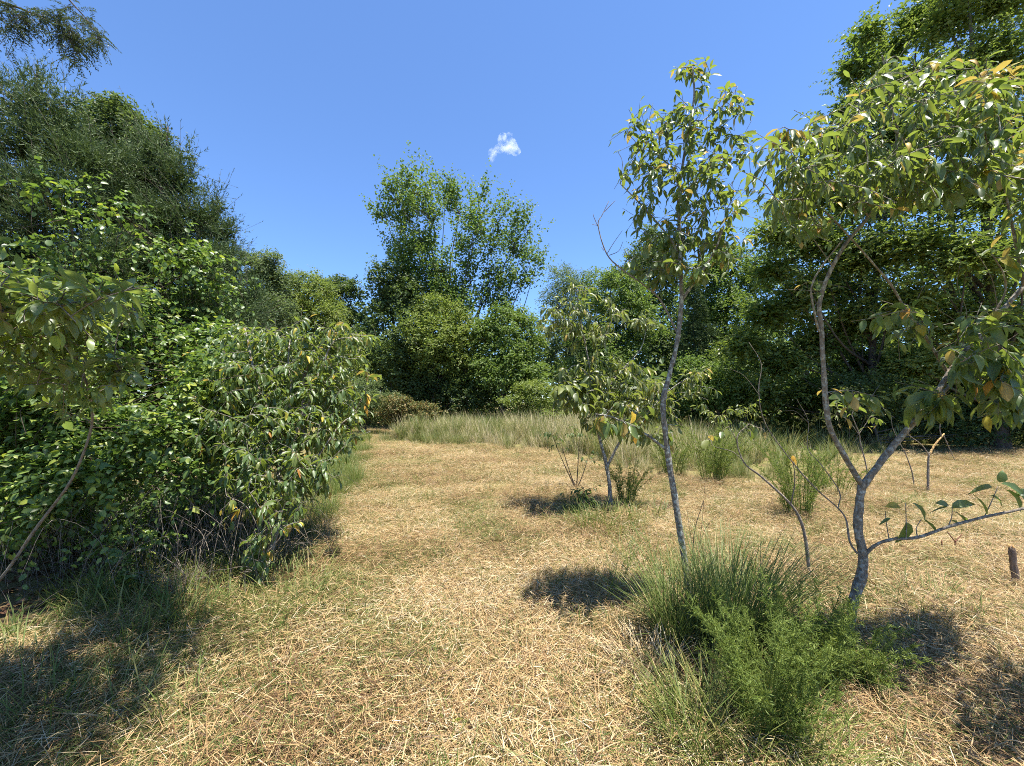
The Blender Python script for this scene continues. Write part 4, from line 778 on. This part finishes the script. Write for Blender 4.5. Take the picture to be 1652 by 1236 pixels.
s.blob(960, 600, 60, 30, 20, D, .4, (5, 8), L2, .34, 0, .6); s.blob(930, 630, 34, 26, 14, D - .2, .3, (5, 8), (.15, .23), .42, 0, .5); s.blob(1010, 620, 50, 40, 24, D, .4, (5, 8), L2, .3, 0, .55); s.blob(985, 670, 60, 30, 20, D - .1, .4, (5, 8), L2, .42, 0, .5); s.blob(1065, 640, 40, 30, 14, D, .3, (5, 8), L2, .28, 0, .6); s.blob(1125, 615, 28, 26, 9, D, .2, (5, 7), L2, .26, 0, .6); s.blob(1045, 690, 40, 26, 9, D, .3, (4, 7), L2, .42, 0, .5)
s.done([(M_LEAF2, 'narrow')], LEAVES)

# --- big-leaved bush of the left thicket
bb = G(422, 950); D = bb[1]
s = Sapling('large_leaved_bush', 'large bush with long glossy leaves leaning out from the left thicket over the path', 'bush', bb, M_BARK4, 'bushes at the edge of the left thicket', dens=3.1)
s.limb('trunk', [bb - [0, 0, .05]] + path([(424, 935), (440, 880), (455, 820), (450, 760), (455, 700)], D, D + .6), .025, .016, 9)
s.limb('branch', path([(455, 760), (480, 690), (500, 640), (520, 590), (540, 550), (580, 545)], D + .5, D + 1.2), .018, .006, 8)
s.limb('branch', path([(455, 720), (430, 660), (410, 600), (400, 550), (395, 530)], D + .5, D + .9), .016, .006, 8)
s.limb('branch', path([(455, 700), (470, 630), (465, 580), (470, 535)], D + .6, D + 1), .016, .006, 8)
s.limb('branch', path([(450, 770), (400, 720), (370, 700), (340, 690)], D + .4, D + .5), .014, .005, 8)
s.limb('branch', path([(465, 790), (510, 740), (545, 690), (575, 665)], D + .4, D + .9), .014, .005, 8)
s.limb('branch', path([(430, 905), (415, 850), (395, 815), (365, 800)], D, D - .1), .005, .002, 5, node=True, mat=M_TWIG)
s.limb('branch', path([(428, 900), (440, 850), (420, 820), (400, 790)], D, D - .1), .005, .002, 5, mat=M_TWIG)
s.limb('branch', path([(432, 890), (450, 870), (470, 840), (485, 810)], D, D + .1), .005, .002, 5, mat=M_TWIG)
LB = (.075, .13)
for (px, py, rx, ry, n, dd) in [(400, 560, 50, 34, 20, .9), (465, 560, 50, 34, 24, 1.), (530, 560, 45, 34, 22, 1.2), (575, 555, 25, 22, 8, 1.3), (380, 620, 50, 40, 22, .6), (450, 620, 55, 40, 30, .75), (520, 620, 50, 40, 26, 1.), (560, 660, 30, 36, 14, 1.), (350, 690, 50, 34, 18, .4), (420, 690, 55, 40, 28, .5), (490, 690, 50, 40, 26, .7), (540, 700, 34, 26, 11, .9), (380, 750, 40, 30, 14, .25), (440, 750, 50, 36, 22, .35), (500, 760, 40, 30, 14, .5), (410, 800, 34, 24, 9, .15), (465, 800, 30, 26, 8, .3)]:
    s.blob(px, py, rx, ry, int(n * .95), D + dd, .3, (5, 8), LB, .31, .03, .5)
for (px, py, n) in [(603, 545, 3), (385, 522, 3), (330, 560, 3), (588, 640, 4), (592, 600, 3), (575, 700, 3), (490, 515, 3), (548, 522, 3), (310, 640, 3), (320, 720, 3)]: s.blob(px, py, 10, 8, 1, D + (.4 + (py < 600) * .6), .1, (5, 8), LB, .33, .12, .4)
s.blob(420, 890, 24, 34, 12, D - .05, .1, (3, 6), (.06, .1), .42, .1, .6, .08); s.blob(450, 830, 34, 30, 8, D, .15, (3, 6), (.06, .1), .42, .1, .6, .08); s.blob(375, 830, 14, 24, 3, D - .1, .08, (2, 4), (.06, .09), .42, .5, .5, .06)
s.done()

# --- leafy branch thrust in from the left edge
bl_ = G(-140, 1060); D = 1.95
s = Sapling('leaning_sapling', 'leaning thin-stemmed sapling with broad pale leaves at the left edge', 'sapling', bl_, M_TWIG, 'bushes at the edge of the left thicket', dens=2.3, rs=.7, bias=(.3, -.4, 0))
s.limb('trunk', [bl_ - [0, 0, .05]] + path([(-70, 1005), (0, 935), (60, 850), (115, 775), (145, 700), (148, 660), (140, 620), (120, 570), (80, 520)], 2.5, D + .2), .013, .006, 8, mat=M_TWIG)
s.limb('branch', path([(140, 620), (110, 560), (70, 510), (30, 470), (-30, 440)], D + .2, D), .007, .003, 6)
s.limb('branch', path([(146, 650), (180, 590), (190, 540), (210, 505), (228, 490)], D + .2, D + .35), .006, .003, 6)
s.limb('branch', path([(135, 600), (140, 540), (150, 500), (165, 480)], D + .2, D + .2), .006, .003, 6)
for (px, py, rx, ry, n, dd) in [(15, 460, 40, 30, 10, -.1), (70, 480, 50, 26, 11, .0), (130, 490, 45, 24, 11, .1), (195, 500, 40, 24, 9, .3), (40, 530, 60, 32, 13, .0), (120, 540, 55, 30, 12, .15), (40, 600, 60, 30, 9, .1), (130, 640, 50, 30, 8, .2), (190, 590, 34, 26, 6, .3), (-60, 520, 60, 90, 22, .0), (60, 500, 90, 40, 14, -.3), (70, 560, 80, 50, 14, .1), (160, 600, 60, 40, 10, .2), (150, 480, 60, 30, 8, -.35), (-100, 440, 100, 60, 26, -.35), (-20, 470, 70, 40, 16, -.3)]:
    s.blob(px, py, rx, ry, n, D + dd, .22, (5, 8), (.055, .10), .33, .07, .12, .1)
s.done([(M_PLEAF, 'pale'), (M_VINEY, 'viney_long')])

# --- bare dead sapling between the two
b5 = G(1306, 945); D = b5[1]
s = Sapling('dead_sapling', 'bare grey sapling stem with thin leafless branches between the slender and the forked saplings', 'sapling', b5, M_TWIG)
s.limb('trunk', [b5 - [0, 0, .05]] + path([(1303, 898), (1294, 847), (1274, 812), (1228, 769), (1200, 746), (1189, 707), (1208, 684)], D), .016, .003, 8)
s.limb('branch', path([(1191, 715), (1183, 700), (1176, 688)], D), .004, .002, 5)
s.limb('branch', path([(1276, 812), (1282, 781), (1280, 750), (1270, 728)], D, D - .1), .006, .002, 5)
s.limb('branch', path([(1196, 740), (1180, 728), (1150, 719), (1140, 700)], D, D - .1), .004, .002, 5)
s.blob(1155, 705, 18, 12, 3, D - .1, .05, (2, 4), (.08, .12), .5, .1, .3, .06); s.blob(1215, 700, 20, 16, 2, D, .08, (2, 3), (.08, .13), .5, .1, .9, .06); s.blob(1275, 735, 10, 10, 1, D - .1, .02, (2, 3), (.07, .1), .5, .3, .9, .05)
s.done()
# --- thin stems at the far right
def bare(name, label, pts, base, d, r, extra=(), mat=None, grp='thin bare stems beyond the forked sapling'):
    s = Sapling(name, label, 'stem', base, mat or M_TWIG, grp)
    s.limb('stem', [base - [0, 0, .04]] + path(pts, d), r, r * .45, 7)
    for a in extra: s.limb('twig', path(a, d), r * .4, r * .2, 5)
    return s
g = G(1497, 798); s = bare('snapped_stem', 'forked thin stem snapped over with raw orange wood showing at the break', [(1497, 770), (1498, 738), (1500, 730)], g, g[1], .022, [[(1499, 735), (1487, 718), (1470, 705), (1465, 700)], [(1522, 702), (1530, 720), (1540, 742)], [(1519, 705), (1516, 690), (1520, 672)]]); s.limb('broken_limb', path([(1500, 733), (1508, 718), (1523, 700)], g[1]), .018, .013, 6, mat=M_RAWWOOD)
g = G(1475, 790); bare('thin_stem', 'thin dark stem just left of the snapped stem', [(1472, 765), (1462, 735), (1450, 712)], g, g[1], .012, [[(1452, 716), (1440, 690), (1438, 672)]])
g = G(1402, 790); s = bare('thin_stem', 'straight thin stem with a few leaves behind the fork of the right sapling', [(1398, 755), (1388, 715), (1386, 700), (1374, 670)], g, g[1], .014, [[(1386, 700), (1396, 685), (1404, 672)], [(1386, 702), (1370, 680), (1352, 668)]])
s.blob(1400, 680, 20, 12, 4, g[1], .2, (3, 5), (.1, .15), .5, .1, .3); s.blob(1372, 650, 30, 14, 4, g[1], .2, (3, 5), (.14, .2), .55, .1, .3); s.done(keep=60)
g = G(1116, 925); bare('twiggy_stems', 'upright reddish-brown twigs beside the slender trunk', [(1118, 890), (1122, 850), (1136, 805)], g + [.06, .1, 0], g[1] + .1, .006, [[(1125, 890), (1140, 850), (1168, 820)], [(1120, 900), (1112, 850), (1108, 820)], [(1128, 880), (1133, 840), (1137, 784)]], M_TWIGD)
# low yellowish willow-like bushes among the tall grass
def weed_bush(name, label, px, py, spec, lr, asp, mat, key, d=None, grp='low bushes in the clearing'):
    g = G(px, py); s = Sapling(name, label, 'bush', g, M_TWIGD, grp); d = g[1]
    for (qx, qy, rx, ry, n) in spec:
        s.limb('stem', [g] + path([((px + qx) / 2, (py + qy) / 2 + 4), (qx, qy)], d), .012, .004, 5, k=4)
        s.blob(qx, qy, rx, ry, n, d, rx * d / F_PX * .8, (5, 8), lr, asp, 0, .6)
    s.done([(mat, key)], LEAVES, keep=40)
weed_bush('yellowish_bush', 'low yellowish narrow-leaved bush right of the bushy sapling in the tall grass', 1190, 735, [(1170, 670, 26, 12, 12), (1205, 660, 28, 14, 12), (1190, 695, 36, 14, 10), (1140, 655, 20, 12, 7)], (.14, .22), .24, M_LEAF2, 'narrow')
weed_bush('yellowish_bush', 'yellowish narrow-leaved bush glimpsed through the fork of the right sapling', 1370, 730, [(1370, 640, 26, 18, 12), (1400, 660, 26, 16, 10), (1350, 665, 24, 14, 8), (1450, 690, 30, 16, 9)], (.14, .22), .24, M_LEAF2, 'narrow')
weed_bush('small_bush', 'small dark bush of wiry stems at the foot of the bushy sapling', 950, 832, [(925, 812, 22, 14, 14), (955, 806, 22, 16, 14), (940, 795, 26, 10, 8)], (.06, .11), .3, M_OAKD, 'smallbush')
weed_bush('wiry_shrub', 'sparse wiry shrub with tiny leaves left of the bushy sapling', 930, 790, [(905, 715, 20, 14, 5), (935, 700, 20, 16, 6), (950, 735, 18, 12, 5), (890, 700, 12, 10, 3)], (.06, .1), .4, M_OAKD, 'smallbush')
weed_bush('dark_weed', 'small dark broad-leaved weed overhanging the path at the bush on the left', 520, 790, [(525, 745, 22, 12, 12), (500, 760, 20, 14, 10), (540, 765, 14, 10, 5)], (.06, .12), .4, M_OAKD, 'smallbush')

# ------------------------------------------------------------------ feathery weeds, grass clumps
def feathery(name, label, base, h, spread, nst, nbr, nnd, sz=1., lean=(0, 0), grp='feathery green weeds', nl=(.010, .026), nw=.0021):
    e = thing(name, label, 'weed', base, grp); st = MB(); fo = MB(); PS = []; DS = []; RS = []
    for q in range(nst):
        a = R.uniform(0, 6.28); r0 = spread * .35 * math.sqrt(R.random()); o = base + np.array([math.cos(a) * r0, math.sin(a) * r0, 0])
        hh = h * R.uniform(.55, 1.05); sp = spread * R.uniform(.2, 1.0); a2 = a + R.normal(0, .5)
        end = o + np.array([math.cos(a2) * sp + lean[0] * hh, math.sin(a2) * sp + lean[1] * hh, hh])
        mid = o + (end - o) * .5 + np.array([-math.cos(a2), -math.sin(a2), .0]) * sp * .15 + [0, 0, hh * .08]
        p = smooth_path([o, mid, end], 7); tube(st, p, .004 * sz, .0012 * sz, 4)
        for k in range(nbr):
            t = .10 + .9 * (k + R.random()) / nbr; f = t * (len(p) - 1); i0 = min(int(f), len(p) - 2); c = p[i0] + (p[i0 + 1] - p[i0]) * (f - i0); td = unit(p[i0 + 1] - p[i0])
            bd = unit(td * R.uniform(.6, 1.2) + R.normal(0, .6, 3)); bl = R.uniform(.04, .12) * sz * (1.3 - .8 * t)
            tube(st, [c, c + bd * bl * .6 + [0, 0, -.004], c + bd * bl], .0012 * sz, .0006 * sz, 3, rnd=.5)
            tt = R.random(nnd); PS.append(c + bd * (tt * bl)[:, None]); DS.append(unit(bd * .7 + R.normal(0, .6, (nnd, 3)))); RS.append(np.clip(.25 + .5 * t + R.normal(0, .2, nnd), 0, 1))
    PS = np.concatenate(PS); DS = np.concatenate(DS); RS = np.concatenate(RS); n = len(PS)
    scatter(fo, t_rhomb(.1), PS, DS, R.normal(size=(n, 3)), R.uniform(*nl, n) * sz, np.full(n, nw * sz), RS, smooth=False)
    st.build('stems', M_FENNEL, e, True); fo.build('foliage', M_FENNEL, e, True); return e
bf = G(1250, 1172)
feathery('feathery_weed', 'largest bright green feathery weed at the bottom of the picture, before the arching grass clump', G(1240, 1195), .66, .34, 46, 40, 11)
feathery('feathery_weed', 'bright feathery green weed just left of the forked sapling foot', G(1310, 1120), .60, .28, 32, 38, 11)
feathery('feathery_weed', 'feathery green weed leaning at the right base of the forked sapling', G(1380, 1110), .42, .26, 22, 26, 12)
feathery('feathery_weed', 'tall green feathery weed behind the dead sapling', G(1290, 835), .95, .45, 34, 26, 14, 1.25, grp='feathery green weeds', nw=.004)
feathery('feathery_weed', 'green feathery weed at the edge of the tall grass right of the slender trunk', G(1150, 778), 1.1, .6, 30, 26, 13, 1.7, nw=.004)
feathery('feathery_weed', 'upright feathery weed in the tall grass near the bushy sapling', G(1085, 770), .9, .5, 22, 22, 12, 1.6, nw=.004)
feathery('feathery_weed', 'small green feathery weed beside the bushy sapling trunk', G(1010, 820), .75, .35, 22, 20, 12, 1.3, nw=.004)
feathery('feathery_weed', 'green feathery weed standing beyond the low branch of the forked sapling', G(1345, 800), .8, .6, 22, 22, 12, 1.4, nw=.004)
def grass_clump(name, label, base, n, rad, Lr, Wr, lean, arch, dry=.1, mat=None, bias=(0, 0)):
    mb = MB(); fn = tuft_fn(n, rad, Lr, Wr, lean, arch, dry, int(R.integers(1e6)), 0, 6); fn(mb)
    for v in mb.v: v[:, 0] += bias[0] * v[:, 2] ** 2 ; v[:, 1] += bias[1] * v[:, 2] ** 2; v += np.asarray(base, np.float32)
    o = bpy.data.objects.new(name, mb.mesh(name, mat or M_BLUEG, base)); COL.objects.link(o); o.location = tuple(base); tag(o, label, 'grass clump', 'grass clumps around the saplings'); return o
grass_clump('grass_clump', 'tall arching blue-green grass clump between the slender trunk and the feathery weed', G(1185, 1050), 640, .20, (.45, .85), (.0035, .007), .28, .45, .1, None, (.22, 0))
grass_clump('grass_clump', 'upright grass tussock wrapped round the slender sapling foot', G(1095, 1040), 300, .15, (.3, .62), (.005, .009), .3, .5, .25)
grass_clump('grass_clump', 'spreading green grass at the bottom edge under the feathery weed', G(1210, 1222), 620, .34, (.15, .4), (.004, .007), .7, .5, .15, M_GRASS)
grass_clump('grass_clump', 'bent green and straw-coloured grass at the bottom edge left of the feathery weed', G(1120, 1195), 260, .15, (.15, .4), (.003, .007), .4, .55, .3, M_GRASS, (.25, 0))
grass_clump('grass_clump', 'light green grass patch at the foot of the bushy sapling', G(975, 850), 420, .5, (.15, .36), (.005, .009), .6, .5, .15, M_GRASS)
grass_clump('grass_clump', 'low spreading green grass patch at right between forked sapling and stump', G(1500, 985), 420, .38, (.08, .24), (.004, .008), .9, .5, .3, M_GRASS)
grass_clump('grass_tuft', 'lone dark green tuft in the middle of the mown path', G(708, 905), 60, .05, (.1, .2), (.005, .009), .35, .4, 0, M_BLUEG)
grass_clump('grass_clump', 'pale dry bent grass heap beside the tussock of the slender sapling', G(1045, 1085), 380, .17, (.12, .28), (.004, .008), 1.0, .7, .9, M_STRAW)
grass_clump('grass_clump', 'grass at the foot of the large-leaved bush', G(455, 970), 300, .4, (.15, .36), (.004, .008), .8, .6, .45, M_GRASS)

# ------------------------------------------------------------------ stump, stubs, sticks
e = thing('cut_stump', 'short brown cut stem with a frayed orange top at the right edge', 'stump', G(1637, 950))
g = G(1637, 950); b = MB(); tube(b, smooth_path([g - [0, 0, .04], P(1637, 925, g[1]), P(1634, 900, g[1]), P(1632, 884, g[1])], 4), .026, .021, 10, knob=.04); b.build('stem', bark_mat('brown_bark', (.13, .09, .065), (.30, .22, .165)), e)
b = MB(); c = P(1632, 884, g[1])
for q in range(22):
    a = R.uniform(0, 6.28); rr = .018 * math.sqrt(R.random()); o = c + [math.cos(a) * rr, math.sin(a) * rr, -.004]; tube(b, [o, o + [math.cos(a) * .008, math.sin(a) * .008, R.uniform(.012, .04)]], .005, .0015, 4)
b.build('frayed_top', M_RAWWOOD, e)
e = thing('cut_stubs', 'small cluster of chopped reddish stubs in the straw beyond the low branch', 'stub', G(1535, 893)); b = MB()
for (px, py, tx, ty, r) in [(1542, 892, 1541, 872, .012), (1541, 874, 1528, 858, .006), (1541, 874, 1552, 862, .006), (1521, 889, 1519, 872, .01), (1516, 888, 1510, 876, .008)]:
    g = G(1535, 893); tube(b, [P(px, py, g[1]), P((px + tx) / 2, (py + ty) / 2, g[1]), P(tx, ty, g[1])], r, r * .7, 6)
b.build('stubs', bark_mat('red_brown_bark', (.16, .06, .035), (.3, .14, .09), None, 30), e)
def stick(name, label, a, c, r, mat, bend=.01, lift=.03):
    p0 = G(*a) + [0, 0, lift]; p1 = G(*c) + [0, 0, lift]; b = MB(); tube(b, smooth_path([p0, (p0 + p1) / 2 + R.normal(0, bend, 3) + [0, 0, .01], p1], 5), r, r * .7, 7, knob=.12)
    o = b.build(name, mat); tag(o, label, 'stick', 'sticks lying on the mown ground')
stick('split_stick', 'pale split stick lying in the mown path near its middle', (764, 934), (786, 975), .012, M_STRAWSTICK)
stick('split_stick', 'second pale splinter beside the split stick in the path', (778, 932), (786, 968), .008, M_STRAWSTICK)
stick('dark_stick', 'short dark crooked stick in the straw right of the path centre', (828, 1022), (846, 1006), .011, M_TWIGD)
stick('dark_stick', 'dark slender stick in the straw below the short crooked one', (798, 1034), (818, 1028), .007, M_TWIGD)
stick('wood_splinter', 'pale flat splinter lying right of the forked trunk', (1432, 966), (1468, 960), .011, M_STRAWSTICK)
stick('wood_splinter', 'pale grey splinter on the straw at lower right', (1480, 1133), (1535, 1130), .009, M_TWIG)
stick('fallen_branch', 'dark fallen branch on bare soil at the right edge', (1590, 962), (1690, 1010), .012, M_TWIG)
stick('fallen_branch', 'thin fallen twig just above the fallen branch at the right edge', (1545, 985), (1640, 972), .006, M_TWIGD)
stick('straw_stalk', 'long pale stalk lying across the left foreground straw', (235, 1153), (385, 1150), .004, M_STRAWSTICK)
# broad-leaved weed seedlings in the straw
def seedling(label, px, py, n, L_):
    g = G(px, py); e = thing('weed_seedling', label, 'weed', g, 'broad-leaved seedlings in the straw')
    a = R.uniform(0, 6.28, n); d = np.stack([np.cos(a), np.sin(a), R.uniform(.3, 1.2, n)], -1); p = np.tile(g, (n, 1)) + d * [.012, .012, .03]
    place_leaves(e, p, d, np.tile([0, 0, 1.], (n, 1)) + R.normal(0, .2, (n, 3)), np.full(n, L_) * R.uniform(.7, 1.2, n), np.full(n, L_ * .5), R.random(n), (np.zeros(n, int), [(M_VINEY if 'bright' in label else M_VINE, 'seed' + label[:6])]), OVALS)
seedling('bright green seedling at the bottom of the path', 725, 1188, 9, .06)
seedling('small leafy seedling between the bottom straw and the left shade', 262, 1130, 6, .045)
seedling('leafy weed under the edge of the left thicket grass', 210, 1050, 9, .06)

# ------------------------------------------------------------------ overhanging locust at top left (its shade falls on the bottom left)
base = np.array([-5.6, .2, 0.]); e = thing('locust_tree', 'locust tree overhanging the top left corner with feathery drooping leaves', 'tree', base)
b = MB(); tube(b, smooth_path([base - [0, 0, .1], base + [.1, 0, 2.5], base + [.2, .3, 5], base + [.5, .6, 7.5]], 5), .17, .07, 9, flare=.4); b.build('trunk', M_FBARK, e)
tips = []
def bough(pts, r):
    p = smooth_path(np.array(pts), 6); b = MB(); tube(b, p, r, r * .1, 6); b.build('limb', M_FBARK, e); return p
bq = [bough([base + [.2, .3, 4.6], P(-160, 60, 3.9), P(-40, 0, 4.0), P(60, 25, 4.1), P(110, 60, 4.1)], .025), bough([base + [.2, .3, 5], P(-60, -60, 3.9), P(60, -40, 4.1), P(130, 20, 4.2), P(160, 65, 4.2)], .022),
      bough([base + [.3, .4, 5.5], [-4.4, 1.0, 6.3], [-4.0, 1.2, 6.5]], .06), bough([base + [.3, .4, 5.8], [-4.6, 1.8, 6.6], [-4.0, 1.5, 6.6]], .05), bough([base + [.3, .4, 5.2], [-4.6, .9, 5.9], [-4.0, .6, 6.0]], .05), bough([base + [.3, .4, 5.0], [-4.0, 1.0, 5.4], [-2.6, 1.2, 5.3], [-1.0, 1.7, 5.0]], .03), bough([base + [.3, .4, 5.1], [-4.2, 1.8, 5.6], [-2.6, 2.7, 5.4], [-1.5, 2.4, 5.2]], .025)]
lf = MB(); tw = MB()
def compound(c, dv, n, ln):
    p = smooth_path([c, c + dv * ln * .5 + [0, 0, -.01], c + dv * ln + [0, 0, -.35 * ln]], 4); tube(tw, p, .0016, .0008, 3)
    t = np.linspace(.15, 1, n); f = t * (len(p) - 1); i0 = np.minimum(f.astype(int), len(p) - 2); ps = p[i0] + (p[i0 + 1] - p[i0]) * (f - i0)[:, None]; td = unit(p[i0 + 1] - p[i0])
    sd = unit(np.cross(td, [0, 0, 1.]) + R.normal(0, .2, td.shape))
    for sg in (1, -1): scatter(lf, t_rhomb(.08), ps, sd * sg + td * .45 + [0, 0, -.25], R.normal(0, .3, td.shape) + [0, 0, 1], R.uniform(.022, .036, n), R.uniform(.009, .013, n), R.random(n), smooth=False)
def hang(pxc, d, n, spread, dense=9):
    for _ in range(n):
        c = P(pxc[0] + R.normal(0, spread), pxc[1] + R.normal(0, spread * .7), d + R.normal(0, .12)); allp = np.concatenate(bq[:2]); st = allp[np.argmin(((allp - c) ** 2).sum(1))]
        p = smooth_path([st, (st + c) / 2 + [0, 0, .05], c], 5); tube(tw, p, .003, .0015, 4)
        for k in range(dense): q = p[R.integers(3, len(p))]; compound(q + R.normal(0, .02, 3), unit(np.array([R.normal(.35, .6), R.normal(0, .5), R.normal(-.5, .4)])), 9, R.uniform(.12, .2))
for (c, n, sp) in [((20, 20), 7, 14), ((70, 35), 7, 13), ((105, 22), 6, 14), ((140, 45), 5, 9), ((165, 70), 4, 7), ((125, 75), 5, 9), ((95, 70), 4, 10), ((125, 105), 3, 6), ((40, 55), 3, 12), ((8, 45), 3, 10), ((8, 85), 2, 10), ((-50, 40), 6, 30)]: hang(c, 4.1, n, sp, 7)
cc, pos, dd, up, L_, Wd, rnd = cluster_leaves([(np.array([x_, y_, z_]), np.array([rx_, ry_, .45])) for x_, y_, z_, rx_, ry_ in [(-1.05, 1.45, 5.0, .26, .3), (-1.1, 2.0, 5.1, .26, .3), (-1.45, 2.4, 5.2, .3, .28), (-1.9, 2.65, 5.3, .34, .26), (-2.4, 2.8, 5.4, .34, .26), (-4.3, 1.2, 6.4, 1., .8), (-4.0, .4, 6.0, 1., .6)]], 900, 13, (.11, .11, .08), (.06, .11), .5, shell=(.1, 1.08), cull=.1)
scatter(lf, t_rhomb(.08), pos, dd, up, L_, Wd, rnd, smooth=False)
lf.build('crown', M_LOCUST, e, True); tw.build('twigs', M_FBARK, e, True)

# ------------------------------------------------------------------ small cloud
def cloud(label, parts, d, dens):
    c0 = P(parts[0][0], parts[0][1], d); mb = MB()
    import bmesh
    bm = bmesh.new()
    for (px, py, rx, ry) in parts:
        c = P(px, py, d + R.uniform(-12, 12)) - c0; mt = Matrix.Translation(Vector(c)) @ Matrix.Diagonal((rx * d / F_PX, rx * d / F_PX, ry * d / F_PX, 1)); bmesh.ops.create_icosphere(bm, subdivisions=3, radius=1, matrix=mt)
    me = bpy.data.meshes.new('cloud'); bm.to_mesh(me); bm.free()
    o = bpy.data.objects.new('cloud', me); COL.objects.link(o); o.location = tuple(c0); tag(o, label, 'cloud')
    rm = o.modifiers.new('merge', 'REMESH'); rm.mode = 'VOXEL'; rm.voxel_size = 2.5
    m, n, l, b, out = nmat('cloud_vapour'); n.remove(b)
    v = n.new('ShaderNodeVolumePrincipled'); tc = n.new('ShaderNodeTexCoord'); nz = n.new('ShaderNodeTexNoise'); nz.inputs['Scale'].default_value = .055; nz.inputs['Detail'].default_value = 5; nz.inputs['Roughness'].default_value = .62; l.new(tc.outputs['Object'], nz.inputs['Vector'])
    mr = n.new('ShaderNodeMapRange'); mr.inputs[1].default_value = .45; mr.inputs[2].default_value = .85; mr.inputs[4].default_value = dens; l.new(nz.outputs['Fac'], mr.inputs[0]); l.new(mr.outputs[0], v.inputs['Density'])
    v.inputs['Color'].default_value = (1, 1, 1, 1); v.inputs['Anisotropy'].default_value = .2; l.new(v.outputs[0], out.inputs['Volume']); me.materials.append(m)
    return o
cloud('small lone white wisp of cloud in the blue sky', [(822, 236, 15, 12), (812, 226, 10, 11), (832, 244, 9, 7), (806, 240, 9, 7), (795, 247, 8, 8), (794, 256, 6, 6), (822, 218, 6, 5)], 1200, .06)
print('TRIS', sum(len(o.data.polygons) for o in S.objects if o.type == 'MESH'), 'OBJS', len(S.objects))
